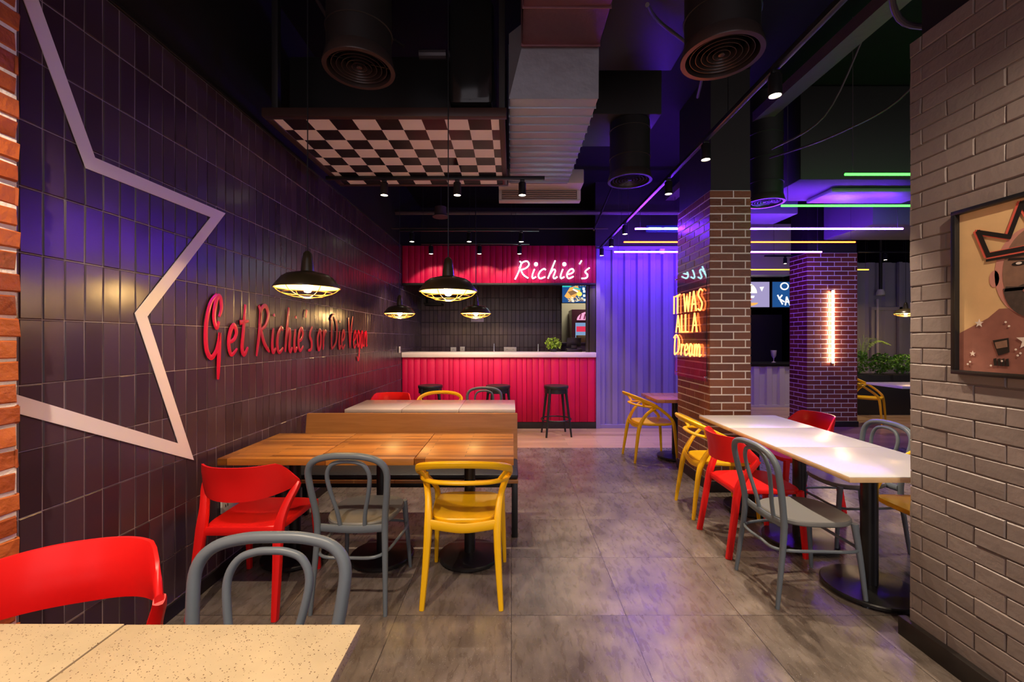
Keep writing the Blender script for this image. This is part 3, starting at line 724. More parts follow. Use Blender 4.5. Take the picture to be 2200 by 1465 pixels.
def make_table(name, label, x0, x1, y0, y1, mat, edge=None, th=.036, group=None, base=True, pr=.036, br=.205):
    t = thing(name, label, 'table', ((x0+x1)/2, (y0+y1)/2, 0), 0, group)
    hx, hy = (x1-x0)/2-.002, (y1-y0)/2-.0015
    bm = bmesh.new(); box(bm, -hx, hx, -hy, hy, .75-th, .75, .0025); o = mk('tabletop', bm, mat, t)
    if edge:
        bm = bmesh.new()
        box(bm, -hx-.0008, hx+.0008, -hy-.0008, hy+.0008, .75-th+.001, .75-.004, .001); mk('edge_band', bm, edge, t)
    if base:
        bm = bmesh.new(); lathe(bm, [(0, .012), (br-.01, .012), (br, .017), (br, .030), (br-.006, .036), (.07, .044), (.05, .05), (0, .05)], 48); mk('base_plate', bm, M['blackmetal'], t)
        bm = bmesh.new(); sweep(bm, [(0, 0, .04), (0, 0, .72)], pr, pr, ref=(1, 0, 0), n=24); mk('column', bm, M['blackmetal'], t)
        bm = bmesh.new(); box(bm, -hx*.7, hx*.7, -.03, .03, .75-th-.02, .75-th-.0005, .002); box(bm, -.03, .03, -hy*.7, hy*.7, .75-th-.02, .75-th-.0005, .002); mk('bracket', bm, M['blackmetal'], t)
        for a in range(4):
            bm = bmesh.new(); aa = PI/4+a*PI/2; lathe(bm, [(0, 0), (.016, 0), (.018, .014), (0, .014)], 12, (math.cos(aa)*(br-.03), math.sin(aa)*(br-.03), 0)); mk('foot', bm, M['blackplastic'], t)
    return t
xs = [-1.72, -1.145, -.570, .012]
for i, w_ in enumerate(('wooden table nearest the tiled wall, red chair pulled up to it', 'wooden table in the middle of its row, grey chair pulled up to it', 'wooden table at the aisle end, yellow chair pulled up to it')):
    make_table('cafe_table', 'butcher block '+w_, xs[i], xs[i+1], 2.52, 3.20, M['wood'], th=.04)
xs = [-1.655, -1.09, -.525, .035]
for i, w_ in enumerate(('nearest the tiled wall', 'in the middle of its row', 'at the aisle end of its row')):
    make_table('cafe_table', 'far pale table '+w_+', behind the oak bench', xs[i], xs[i+1], 4.27, 4.93, M['tablepink'], th=.034)
make_table('cafe_table', 'speckled stone table at the right, foreground by the camera', -.948, -.368, .44, 1.062, M['quartz'], th=.03, br=.2)
make_table('cafe_table', 'speckled stone table at the left, foreground against the brick pier', -1.532, -.949, .44, 1.065, M['quartz'], th=.03, br=.2)
ys = [2.185, 2.79, 3.395, 3.95]
for i, w_ in enumerate(('nearest the grey brick wall', 'in the middle of the long row', 'touching the brick pillar side of the long row')):
    make_table('cafe_table', 'white topped table '+w_, 1.705, 2.40, ys[i], ys[i+1], M['tablewhite'], edge=M['woodedge'] if True else None, th=.03, br=.235, pr=.042)
make_table('cafe_table', 'small reddish wooden table behind the neon pillar', 1.655, 2.30, 4.95, 5.56, M['woodred'], th=.04, br=.21)
make_table('cafe_table', 'pale table in the side room beyond the second pillar', 5.68, 6.9, 6.3, 6.95, M['tablewhite'], th=.035, br=.22)

# oak bench with dark cushion
t = thing('bench', 'oak bench with a slanted high back and dark cushion, behind the wooden tables', 'bench', (-.85, 3.4, 0))
bm = bmesh.new(); box(bm, -.875, .895, -.27, .20, .40, .425, .003); mk('seat', bm, M['wood2'], t)
bm = bmesh.new(); box(bm, -.865, .895, -.26, .17, .426, .462, .014); mk('cushion', bm, M['cushion'], t)
bm = bmesh.new()
b = bmesh.new(); v = [b.verts.new(p) for p in ((-.875, .175, .426), (.895, .175, .426), (.895, .205, .426), (-.875, .205, .426), (-.875, .235, .82), (.895, .235, .82), (.895, .265, .82), (-.875, .265, .82))]
for q in ((0, 1, 2, 3), (4, 5, 6, 7), (0, 1, 5, 4), (1, 2, 6, 5), (2, 3, 7, 6), (3, 0, 4, 7)): b.faces.new([v[i] for i in q])
bmesh.ops.recalc_face_normals(b, faces=b.faces[:]); bmesh.ops.bevel(b, geom=b.edges[:], offset=.004, segments=2, affect='EDGES'); merge(bm, b); mk('backrest', bm, M['wood2'], t)
for x_ in (-.85, .87):
    for y_ in (-.25, .15):
        bm = bmesh.new(); box(bm, x_-.022, x_+.022, y_, y_+.04, 0, .40, .003); mk('leg', bm, M['blackmetal'], t)
bm = bmesh.new(); box(bm, -.83, .85, -.235, -.215, .36, .40, .002); mk('front_rail', bm, M['blackmetal'], t)

# ================================================================== PENDANT LAMPS
def make_pendant():
    t = thing('pendant_lamp', 'x', 'lamp')
    R = .180
    bm = bmesh.new(); lathe(bm, [(R, 0), (R+.004, -.004), (R+.004, .002), (.142, .058), (.115, .076), (.060, .090), (.034, .096), (.034, .090), (.058, .084), (.112, .069), (.137, .052), (R-.004, .0)], 56, close=True)
    for f in bm.faces: pass
    o = mk('shade', bm, [M['shade_out'], M['shade_in']], t, ang=40)
    for p_ in o.data.polygons:
        c = p_.center; r_ = math.hypot(c.x, c.y)
        if p_.normal.z < -.05 and r_ < R-.002: p_.material_index = 1
    bm = bmesh.new(); lathe(bm, [(0, .092), (.038, .092), (.036, .12), (.030, .165), (.024, .20), (.012, .214), (0, .216)], 28); mk('neck', bm, M['shade_out'], t)
    bm = bmesh.new(); lathe(bm, [(0, -.032), (.016, -.028), (.027, -.012), (.030, .004), (.026, .022), (.014, .042), (.013, .085), (0, .085)], 24); mk('bulb', bm, M['bulb'], t)
    bm = bmesh.new()
    for k in range(6):
        a = k*PI/3+.3; c, s = math.cos(a), math.sin(a)
        p = cr([(c*R, s*R, 0), (c*.150, s*.150, -.028), (c*.085, s*.085, -.052), (c*.03, s*.03, -.060)], 4); sweep(bm, p, .0022, .0022, ref=(s, -c, 0), n=6)
    for r_, z_ in ((R, -.003), (.138, -.033), (.085, -.052), (.03, -.060)):
        sweep(bm, [(r_*math.cos(k*PI/20), r_*math.sin(k*PI/20), z_) for k in range(40)], .0022, .0022, ref=(0, 0, 1), n=6, closed=True)
    mk('wire_cage', bm, M['brass'], t)
    bm = bmesh.new(); sweep(bm, [(0, 0, .21), (0, 0, 2.25)], .0035, .0035, ref=(1, 0, 0), n=6); mk('cable', bm, M['blackplastic'], t)
    return t
pend = make_pendant()
for i, (x_, y_, lab) in enumerate([(-1.204, 2.55, 'black caged pendant lamp in front of the tiled wall, above the wooden tables'),
        (-.405, 2.75, 'black caged pendant lamp in the middle of the photo, overlapping the crimson fascia'),
        (-1.336, 5.15, 'small looking black pendant lamp over the far pale table, nearest the tiled wall'),
        (-.43, 5.15, 'small looking black pendant lamp over the far pale table, nearer the aisle')]):
    o = pend if i == 0 else copy_tree(pend)
    o.location = (x_, y_, 1.75); o['label'] = lab
    light('POINT', 'bulb_light', (0, 0, -.040), PENDANT_W, (1, .60, .22), o, shadow_soft_size=.03)
# one more in the side room
o = copy_tree(pend); o.location = (7.55, 8.3, 1.93); o['label'] = 'black pendant lamp in the side room, cut by the grey brick wall'
light('POINT', 'bulb_light', (0, 0, -.040), PENDANT_W, (1, .60, .22), o, shadow_soft_size=.03)

# ================================================================== TRACK LIGHTS
def make_spot():
    t = thing('track_spotlight', 'x', 'spotlight')       # origin at the lens centre, pointing down
    bm = bmesh.new(); lathe(bm, [(0, .11), (.030, .11), (.033, .105), (.034, .0), (.030, -.001), (.029, .012), (0, .012)], 28); mk('housing', bm, M['blackmetal'], t)
    bm = bmesh.new(); lathe(bm, [(0, .004), (.0285, .004), (.0285, .009), (0, .009)], 28); mk('lens', bm, M['lens'], t)
    bm = bmesh.new(); sweep(bm, [(0, 0, .10), (0, 0, .14)], .007, .007, ref=(1, 0, 0), n=8); box(bm, -.02, .02, -.012, .012, .118, .1375, .002); mk('mounting_arm', bm, M['blackmetal'], t)
    return t
sp0 = make_spot(); first = [True]
def spot(x_, y_, z_, lab, aim=None, power=None, size=70, blend=.6, s=1.0, color=WARM):
    o = sp0 if first[0] else copy_tree(sp0); first[0] = False
    o.location = (x_, y_, z_); o['label'] = lab; o.scale = (s, s, 1)
    aim = aim or (x_, y_, 0)
    l = light('SPOT', 'spot_beam', (x_, y_, z_-.012), SPOT_W if power is None else power, color, None, spot_size=math.radians(size), spot_blend=blend, shadow_soft_size=.015, aim=aim)
    l.parent = o; l.matrix_parent_inverse = Matrix.Diagonal((1/s, 1/s, 1, 1)) @ Matrix.Translation((-x_, -y_, -z_))
    return o
def track(label, x0, x1, y0, y1, z_):
    bm = bmesh.new(); box(bm, x0, x1, y0, y1, z_, z_+.03, .002)
    t = tag(mk('ceiling_track', bm, M['blackmetal']), label, 'light track')
    # thin drop rods
    hx = (x1-x0) > (y1-y0)
    n_ = 3
    for k in range(n_):
        bm = bmesh.new(); f = (k+.5)/n_; xx = x0+(x1-x0)*(f if hx else .5); yy = y0+(y1-y0)*(.5 if hx else f)
        sweep(bm, [(xx, yy, z_+.028), (xx, yy, 3.998)], .003, .003, ref=(1, 0, 0), n=6)
        mk('drop_rod', bm, M['blackmetal'], t)
TX = 1.41
track('long black light track running away from the camera toward the container wall', TX-.016, TX+.016, -1.3, 6.95, 2.885)
for y_, nm, aim in [(2.32, 'brightest and nearest spotlight on the long track', (1.75, 2.7, 0)), (3.15, 'spotlight on the long track, second from the camera', (1.75, 2.3, 0)), (3.90, 'spotlight on the long track just left of the brick pillar', (1.75, 3.0, 0)),
                    (5.40, 'spotlight on the long track, just above the orange tube end', (1.6, 5.6, 0)), (6.14, 'spotlight on the long track, above the lower violet tube end', (1.3, 6.2, 0)), (6.80, 'farthest spotlight on the long track, at the container wall', (1.1, 6.2, 0))]:
    spot(TX, y_, 2.75, nm, aim, power=(95 if 3 < y_ < 4 else 28 if y_ > 6 else None), size=62 if 3 < y_ < 4 else 70, blend=.35)
spot(TX, .55, 2.75, 'spotlight on the long track above the camera, lighting the grey brick wall', (1.95, 1.3, 1.2), power=60, size=110)
spot(TX, -.5, 2.75, 'spotlight on the long track behind the camera', (1.5, .8, 0), power=60, size=90)
track('short black light track crossing behind the checkered panel', -1.63, .286, 3.78, 3.812, 2.84)
for x_, nm in [(-1.12, 'spotlight behind the checkered panel, nearest the tiled wall'), (-.48, 'middle spotlight behind the checkered panel'), (.09, 'spotlight under the silver duct')]:
    spot(x_, 3.796, 2.705, nm, (x_, 3.6, 0))
track('black light track above the far pale tables', -1.45, .35, 5.585, 5.615, 2.835)
for x_, nm in [(-1.295, 'left spotlight of the row before the crimson fascia'), (-.554, 'middle spotlight of the row before the crimson fascia'), (.12, 'right spotlight of the row before the crimson fascia')]:
    spot(x_, 5.6, 2.70, nm, (x_+.1, 6.6, .3), power=50, size=85)
track('black light track nearest the crimson fascia', -1.3, .25, 6.185, 6.215, 2.795)
for x_, nm in [(-1.16, 'left spotlight shining on the crimson fascia'), (-.467, 'middle spotlight shining on the crimson fascia'), (.107, "spotlight shining on the crimson fascia just left of the neon name")]:
    spot(x_, 6.2, 2.66, nm, (x_, 6.95, 2.0), power=22, size=80, blend=.25)
track('black light track above the foreground tables', -1.3, .2, .585, .615, 2.885)
spot(-1.15, .6, 2.75, 'spotlight above the foreground table, nearest the brick pier', (-1.5, .95, 1.0), power=95, size=110)
spot(-.45, .6, 2.75, 'spotlight above the foreground table, nearest the aisle', (-.6, .8, .75), power=60, size=90)
track('black light track on the side room ceiling nearest the camera', 3.4, 4.6, 3.185, 3.215, 3.035); track('black light track above the planter', 6.4, 7.4, 7.985, 8.015, 3.035); track('black light track before the grey serving counter', 4.9, 6.0, 8.385, 8.415, 3.035)
# side room spots
for x_, y_, nm in [(3.9, 3.2, 'spotlight on the side room ceiling nearest the camera'), (6.9, 8.0, 'spotlight above the planter'), (5.3, 8.4, 'spotlight before the far grey counter')]:
    spot(x_, y_, 2.9, nm, (x_, y_, 0), power=55, size=90)

# ================================================================== LED TUBES
def led(label, x0, x1, y_, z_, mat, grp=None, r=.010):
    t = thing('led_tube', label, 'light tube', ((x0+x1)/2, y_, z_))
    h = (x1-x0)/2
    bm = bmesh.new(); sweep(bm, [(-h, 0, 0), (h, 0, 0)], r, r, ref=(0, 0, 1), n=12); mk('glowing_tube', bm, mat, t)
    for x_ in (-h+.06, h-.06):
        bm = bmesh.new(); sweep(bm, [(x_, 0, r), (x_, 0, 3.998-z_)], .0025, .0025, ref=(1, 0, 0), n=6); mk('hanging_wire', bm, M['pipe'], t)
    return t
led('upper violet hanging light tube', 1.46, 4.63, 5.13, 2.75, M['tubeP'])
led('orange hanging light tube between the two violet ones', 1.51, 4.63, 5.84, 2.75, M['tubeO'])
led('lower violet hanging light tube, close above the container wall', 1.54, 4.655, 6.51, 2.75, M['tubeP'])
led('lower green hanging light tube', 2.64, 5.8, 4.24, 2.75, M['tubeG'])
led('upper green hanging light tube, nearest the camera', 2.64, 5.8, 3.43, 2.75, M['tubeG'])
led('thin amber hanging light tube above the menu screens', 4.6, 7.0, 8.5, 2.80, M['tubeY'], r=.012)
t = thing('wall_light_tube', 'upright warm white light tube on the maroon pillar', 'light tube', (5.235, 7.06, 1.05))
bm = bmesh.new(); sweep(bm, [(0, 0, 0), (0, 0, 1.18)], .018, .018, ref=(1, 0, 0), n=14); mk('glowing_tube', bm, M['tubeW'], t)
for z_ in (0, 1.18):
    bm = bmesh.new(); box(bm, -.012, .012, -.012, .038, z_-.015, z_+.015, .003); mk('end_cap', bm, M['blackmetal'], t)

# ================================================================== CEILING SERVICES
# checkered panel in an open frame
t = thing('checkered_panel', 'hanging black and white checkered ceiling panel', 'ceiling panel', (-.82, 3.39, 2.87))
bm = bmesh.new(); x0, x1, y0, y1 = -1.545, -.085, 2.80, 3.985; cell = .15
xe = [x0]; x_ = -.137-.15*9
while x_ < x1: 
    if x_ > x0+.005: xe.append(x_)
    x_ += .15
xe.append(x1); ye = [y0+.15*k for k in range(8)]+[y1]
par0 = 0
for i in range(len(xe)-1):
    kx = round((xe[i+1]-(-.137))/.15) if i < len(xe)-2 else 1
    for j in range(len(ye)-1):
        a, b_, c, d = xe[i]+.82, xe[i+1]+.82, ye[j]-3.39, ye[j+1]-3.39
        f = bm.faces.new([bm.verts.new(p) for p in ((a, c, 0), (a, d, 0), (b_, d, 0), (b_, c, 0))]); f.material_index = 0 if (kx+j) % 2 else 1
bmesh.ops.remove_doubles(bm, verts=bm.verts[:], dist=1e-5)
box(bm, x0+.82, x1+.82, y0-3.39, y1-3.39, .001, .006, mi=1)
mk('checkered_sheet', bm, [M['panelwhite'], M['panelblack']], t, smooth=False, rec=False)
bm = bmesh.new(); X0, X1, Y0, Y1 = x0+.82, x1+.82, y0-3.39, y1-3.39
box(bm, X0-.05, X1+.05, Y0-.045, Y0, -.005, .05, .002); box(bm, X0-.05, X1+.05, Y1, Y1+.045, -.005, .05, .002)
box(bm, X0-.05, X0, Y0, Y1, -.005, .05, .002); box(bm, X1, X1+.04, Y0, Y1, -.005, .05, .002)
mk('frame', bm, M['frameR'], t)
for a, b_ in ((X0, Y0), (X1, Y0), (X0, Y1), (X1, Y1)):
    bm = bmesh.new(); box(bm, a-.0, a+.04, b_-.02, b_+.02, .05, 1.128, .002); mk('hanger', bm, M['black'], t)
# black duct box right of the diffuser
bm = bmesh.new(); box(bm, -.405, -.118, 2.74, 3.5, 2.94, 3.62, .04)
tag(mk('duct_box', bm, M['blackgloss']), 'glossy black ventilation box above the checkered panel', 'duct')
bm = bmesh.new(); box(bm, -1.7, -.42, 3.3, 3.75, 3.2, 3.6, .01)
tag(mk('air_duct', bm, M['black']), 'wide black air duct above the checkered panel', 'duct')
# silver duct
def ribbed(bm, x0, x1, y0, y1, z0, z1, ribs):
    box(bm, x0, x1, y0, y1, z0, z1, .012)
    k = y0+.1
    while k < y1-.05:
        box(bm, x0-.004, x1+.004, k, k+.007, z0-.009, z1, .002); k += ribs
t = thing('silver_duct', 'silver foil wrapped air duct running toward the counter', 'duct', (.3, 2.8, 3.0))
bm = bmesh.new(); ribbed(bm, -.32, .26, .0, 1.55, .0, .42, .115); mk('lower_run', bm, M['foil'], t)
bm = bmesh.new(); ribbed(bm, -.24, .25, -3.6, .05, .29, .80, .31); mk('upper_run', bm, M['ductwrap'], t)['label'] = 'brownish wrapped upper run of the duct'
bm = bmesh.new(); b = bmesh.new(); v = [b.verts.new(p) for p in ((-.32, .0, .0), (.26, 0, 0), (.26, 0, .42), (-.32, 0, .42), (-.24, -.06, .285), (.25, -.06, .285), (.25, -.06, .44), (-.24, -.06, .44))]
for q in ((0, 1, 2, 3), (7, 6, 5, 4), (0, 4, 5, 1), (1, 5, 6, 2), (2, 6, 7, 3), (3, 7, 4, 0)): b.faces.new([v[i] for i in q])
merge(bm, b); mk('transition', bm, M['ductgrey'], t, smooth=False)
# ceiling AC
t = thing('ceiling_air_conditioner', 'pale ceiling air conditioner with brownish grille at the end of the silver duct', 'air conditioner', (.29, 4.6, 2.93))
bm = bmesh.new(); b = bmesh.new()
v = [b.verts.new(p) for p in ((-.42, .0, .0), (.42, 0, 0), (.42, .06, .22), (-.42, .06, .22), (-.40, -.20, .10), (.46, -.20, .10), (.46, -.20, .24), (-.40, -.20, .24))]
box(b, -.43, .44, -.21, .02, .095, .24, .01); box(b, -.43, -.40, .0, .1, -.0, .24, .004); box(b, .40, .44, .0, .1, .0, .24, .004); box(b, -.43, .44, .04, .1, .0, .24, .004); box(b, -.43, .44, .0, .1, -.015, .0, .003)
for vv in v: b.verts.remove(vv)
merge(bm, b); mk('casing', bm, M['acwhite'], t)
bm = bmesh.new()
for k in range(4): box(bm, -.395, .395, .004, .030, .012+k*.022, .020+k*.022, .001)
mk('grille', bm, M['acgrill'], t)
# plenum box with its hanging diffuser
bm = bmesh.new(); box(bm, .70, 1.30, 3.76, 4.4, 3.40, 3.98, .005); tag(mk('duct_box', bm, M['black']), 'matt black plenum box above the small round diffuser', 'duct')
bm = bmesh.new(); box(bm, .62, 1.25, 2.0, 3.4, 3.55, 3.95, .01); tag(mk('air_duct', bm, M['black']), 'dark duct right of the silver duct', 'duct')
def diffuser(x_, y_, z_, R, top, label):
    t = thing('round_diffuser', label, 'air diffuser', (x_, y_, z_))
    bm = bmesh.new(); lathe(bm, [(R*.9, .06), (R*.9, top-z_), (R*.86, top-z_), (R*.86, .06)], 44, close=True)
    for zz in (.2, .45, .7):
        if zz < top-z_-.05: sweep(bm, [(R*.91*math.cos(k*PI/18), R*.91*math.sin(k*PI/18), zz) for k in range(36)], .006, .006, ref=(0, 0, 1), n=6, closed=True)
    mk('sleeve', bm, M['black'], t)
    bm = bmesh.new(); lathe(bm, [(R, 0), (R+.002, .006), (R*.92, .07), (R*.86, .07), (R*.86, .02), (R*.88, .0)], 56, close=True); mk('rim', bm, M['diff'], t)
    bm = bmesh.new()
    for q in (.76, .62, .48, .34, .20):
        lathe(bm, [(R*q, .012), (R*(q+.012), .012), (R*(q-.06), .05), (R*(q-.072), .05)], 48, close=True)
    lathe(bm, [(0, .01), (R*.08, .012), (R*.06, .05), (0, .05)], 20)
    for a in range(4):
        c, s = math.cos(a*PI/2+.4), math.sin(a*PI/2+.4); sweep(bm, [(0, 0, .045), (c*R*.87, s*R*.87, .045)], .003, .003, ref=(0, 0, 1), n=6)
    mk('blade_rings', bm, M['diff'], t)
diffuser(-.825, 2.34, 2.90, .187, 3.99, 'large round ceiling diffuser left of the black ventilation box')
diffuser(1.06, 2.19, 2.87, .195, 3.548, 'large round ceiling diffuser at the upper right with an orange lit rim')
diffuser(1.066, 3.92, 2.87, .195, 3.39, 'smaller looking round diffuser hanging from the black plenum box')
diffuser(2.66, 4.56, 2.87, .19, 3.998, 'round diffuser just right of the brick pillar top')
bm = bmesh.new(); box(bm, 2.9, 5.6, 4.35, 5.05, 3.05, 3.99, .01); o = tag(mk('air_duct', bm, M['black']), 'broad dark duct above the green tubes', 'duct')
bm = bmesh.new(); box(bm, 3.4, 4.5, 4.6, 5.0, 3.01, 3.049, .004)
tag(mk('duct_grille', bm, M['ductgrey']), 'metallic grille plate under the broad dark duct', 'air grille')
bm = bmesh.new(); box(bm, 4.75, 6.2, 5.7, 6.6, 2.95, 3.99, .01); tag(mk('air_duct', bm, M['dullgrey']), 'foil duct catching violet light in the side room', 'duct')
bm = bmesh.new(); box(bm, 2.9, 3.9, 5.9, 6.45, 3.15, 3.99, .01); tag(mk('ceiling_board', bm, M['dullgrey']), 'pale board lit violet above the upper violet tube', 'ceiling panel')
# beam along the ceiling, cross beams, pipes
bm = bmesh.new(); box(bm, 2.50, 2.66, -1.5, 12.0, 3.70, 3.80); tag(mk('trim_2', bm, M['pipe2'], smooth=False), 'dark plastered ceiling beam running away from the camera', kind='structure')
def pipe(label, pts, r, mat='pipe', name='conduit_pipe', smooth_n=6):
    bm = bmesh.new(); sweep(bm, cr(pts, smooth_n) if len(pts) > 2 else pts, r, r, ref=(.13, .21, 1), n=10); return tag(mk(name, bm, M[mat]), label, 'pipe')
pipe('dark cross pipe above the crimson fascia', [(-1.75, 6.5, 3.34), (2.6, 6.5, 3.34)], .035)
pipe('thin cross pipe above the far spotlights', [(-1.75, 6.3, 3.05), (1.4, 6.3, 3.05)], .012)
pipe('pair of thin conduits passing left of the large diffuser, upper one', [(-1.35, 1.5, 3.75), (-1.3, 2.6, 3.7), (-1.25, 3.1, 3.62)], .012)
pipe('thin conduit beside the checkered panel', [(-1.2, 1.8, 3.8), (-1.12, 2.6, 3.6), (-.8, 3.2, 3.61)], .012)
pipe('curved cable loop under the ceiling beam', [(1.35, 1.5, 3.7), (1.75, 2.0, 3.25), (1.95, 2.18, 3.06), (2.2, 2.2, 3.04), (2.45, 2.35, 3.2), (2.9, 2.6, 3.7)], .014)
pipe('thin cable hanging from the beam toward the side room, nearest', [(3.1, 2.9, 3.9), (2.95, 3.2, 3.3), (2.7, 3.6, 3.15), (2.5, 4.2, 3.2)], .008)
pipe('thin cable hanging from the beam toward the side room, farther', [(2.7, 3.3, 3.8), (2.6, 3.6, 3.3), (2.4, 4.0, 3.2)], .008)
pipe('pale diagonal rod left of the violet tubes', [(1.02, 5.4, 2.8), (1.60, 6.3, 3.995)], .012)
pipe('dark cable over the right diffuser', [(.75, 2.4, 3.3), (.95, 2.8, 3.5), (1.35, 3.1, 3.45), (1.5, 3.5, 3.4)], .012)
pipe('horizontal copper coloured pipe right of the large diffuser', [(-.62, 2.9, 3.35), (-.44, 2.9, 3.35)], .03)
t = thing('ceiling_speaker', 'small dark round speaker hanging before the fascia', 'speaker', (-.99, 6.0, 3.13))
bm = bmesh.new(); lathe(bm, [(0, 0), (.11, 0), (.115, .01), (.085, .03), (.08, .14), (0, .14)], 28); mk('body', bm, M['pipe2'], t)
bm = bmesh.new(); sweep(bm, [(0, 0, .13), (0, 0, .86)], .01, .01, ref=(1, 0, 0), n=8); mk('stem', bm, M['black'], t)
# illuminated small sign above the container wall
def screen_mat(name, kind):
    m = bpy.data.materials.new(name); m.use_nodes = True; nt = m.node_tree; p = nt.nodes['Principled BSDF']; p.inputs['Base Color'].default_value = (0, 0, 0, 1)
    tc = nt.nodes.new('ShaderNodeTexCoord'); vo = nt.nodes.new('ShaderNodeTexVoronoi'); vo.inputs['Scale'].default_value = 16
    nt.links.new(tc.outputs['Object'], vo.inputs['Vector'])
    cr_ = nt.nodes.new('ShaderNodeValToRGB'); e = cr_.color_ramp.elements; cr_.color_ramp.interpolation = 'CONSTANT'
    cols = kind; e[0].position = 0; e[0].color = (*cols[0], 1); e[1].position = 1/len(cols); e[1].color = (*cols[1], 1)
    for k in range(2, len(cols)):
        q = e.new(k/len(cols)); q.color = (*cols[k], 1)
    sp = nt.nodes.new('ShaderNodeSeparateColor'); nt.links.new(vo.outputs['Color'], sp.inputs[0]); nt.links.new(sp.outputs[0], cr_.inputs[0])
    nt.links.new(cr_.outputs[0], p.inputs['Emission Color']); p.inputs['Emission Strength'].default_value = .9
    return m
GS = t = thing('guide_sign', 'small blue green lit sign above the container wall', 'sign', (2.39, 6.88, 3.19))
bm = bmesh.new(); box(bm, -.26, .26, -.02, .02, -.055, .055, .003); mk('housing', bm, pm('sign_blue', (.02, .05, .12), .4), t)
bm = bmesh.new(); box(bm, -.225, -.02, -.024, -.0195, -.02, .02); box(bm, .02, .235, -.024, -.0195, -.02, .02); mk('lit_panel', bm, emis('sign_glow', (.2, .75, .85), 1.5), t)
t = thing('security_camera', 'small white security camera on the container wall', 'camera', (2.41, 6.95, 2.80))
bm = bmesh.new(); lathe(bm, [(0, 0), (.03, .004), (.042, .03), (.042, .06), (0, .06)], 20); mk('dome', bm, M['socket'], t)
bm = bmesh.new(); box(bm, -.04, .04, -.02, .035, .06, .09, .004); mk('bracket', bm, M['socket'], t)

for x_ in (-.2, .2):
    bm = bmesh.new(); sweep(bm, [(x_, 0, .05), (x_, 0, .808)], .004, .004, ref=(1, 0, 0), n=6); mk('drop_rod', bm, M['black'], GS)
# ================================================================== BEHIND THE COUNTER
def socket(x_, y_, z_, w_, h_, label, n=2, axis='y'):
    t = thing('wall_socket', label, 'socket', (x_, y_, z_)); 
    def B(bm, a0, a1, d0, d1, z0, z1, bv):
        if axis == 'y': box(bm, a0, a1, -d1, -d0, z0, z1, bv)
        else: box(bm, d0, d1, a0, a1, z0, z1, bv)
    bm = bmesh.new(); B(bm, -w_/2, w_/2, 0, .012, -h_/2, h_/2, .002); mk('plate', bm, M['socket'], t)
    bm = bmesh.new()
    for k in range(n):
        c = (k-(n-1)/2)*w_/n
        for dx in (-.010, .010): B(bm, c+dx-.003, c+dx+.003, .0115, .0135, -.012, .004, 0)
        B(bm, c-.003, c+.003, .0115, .0135, .010, .018, 0)
    mk('pin_holes', bm, M['hole'], t); return t
socket(XW+.004, 2.70, .43, .16, .085, 'white double wall socket low on the tiled wall behind the red chair', 2, 'x')
socket(-.675, YB-.008, 1.82, .25, .095, 'white triple socket high on the dark wall behind the counter', 3)
socket(-1.755+.0, 6.75-.0, 1.275, .07, .1, 'small white switch on the tiled wall at the counter end', 1, 'x')
socket(-1.14, YB-.008, 1.235, .11, .09, 'white socket just above the counter, left one of the close pair', 1)
socket(-.965, YB-.008, 1.24, .09, .10, 'plain white switch just above the counter, right one of the close pair', 1)
socket(-.035, YB-.008, 1.235, .245, .095, 'white double socket just above the middle of the counter', 2)
def tap(x_, y_, lab, h):
    t = thing('bar_tap', lab, 'tap', (x_, y_, 1.226)); bm = bmesh.new()
    sweep(bm, [(0, 0, 0), (0, 0, h)], .008, .008, ref=(1, 0, 0), n=10); sweep(bm, [(0, 0, h-.03), (0, .08, h-.015)], .006, .006, ref=(1, 0, 0), n=8); mk('spout', bm, M['chrome'], t)
    bm = bmesh.new(); lathe(bm, [(0, 0), (.018, 0), (.018, .01), (0, .01)], 16); mk('base', bm, M['chrome'], t)
tap(-.30, 7.25, 'chrome tap on the counter near its middle', .14); tap(.44, 7.30, 'chrome tap on the counter beside the green plant', .13)
bm = bmesh.new(); box(bm, -1.66, -1.33, 8.15, 8.428, 2.08, 2.12, .003); box(bm, -1.66, -1.63, 8.15, 8.428, 2.12, 2.30, .003); box(bm, -1.66, -1.33, 8.15, 8.428, 2.30, 2.33, .003)
tag(mk('wall_shelf', bm, M['black']), 'black corner shelf on the dark wall behind the counter', 'shelf')
# menu screen
def rect_tri(bm, pts, y_, mi):
    f = bm.faces.new([bm.verts.new((a, y_, b)) for a, b in pts]); f.material_index = mi
def prism(bm, pts, y0, y1, mi):
    a = [bm.verts.new((p[0], y0, p[1])) for p in pts]; b_ = [bm.verts.new((p[0], y1, p[1])) for p in pts]; n = len(pts)
    bm.faces.new(a).material_index = mi; bm.faces.new(b_[::-1]).material_index = mi
    for k in range(n): bm.faces.new((a[k], a[(k+1) % n], b_[(k+1) % n], b_[k])).material_index = mi
SC = {n_: emis('screen_'+n_, c, .9) for n_, c in dict(navy=(.01, .06, .20), teal=(.03, .45, .40), bun=(.75, .36, .08), cheese=(.95, .68, .12), pale=(.85, .80, .70), white=(.95, .95, .95), brown=(.22, .11, .05), red=(.75, .06, .04), lav=(.28, .24, .42), fries=(.80, .60, .30)).items()}
SL = list(SC.values()); SI = {k: i for i, k in enumerate(SC)}
def ell(cx, cz, rx, rz, n=20, a0=0, a1=2*PI): return [(cx+rx*math.cos(a0+(a1-a0)*k/n), cz+rz*math.sin(a0+(a1-a0)*k/n)) for k in range(n if a1-a0 > 6.2 else n+1)]
t = thing('menu_screen', 'lit menu screen with a burger and fries, above the kitchen opening', 'screen', (1.20, 8.1, 2.30))
bm = bmesh.new(); box(bm, -.27, .27, 0, .05, -.19, .19, .004); mk('bezel', bm, M['screen_dark'], t)
bm = bmesh.new()
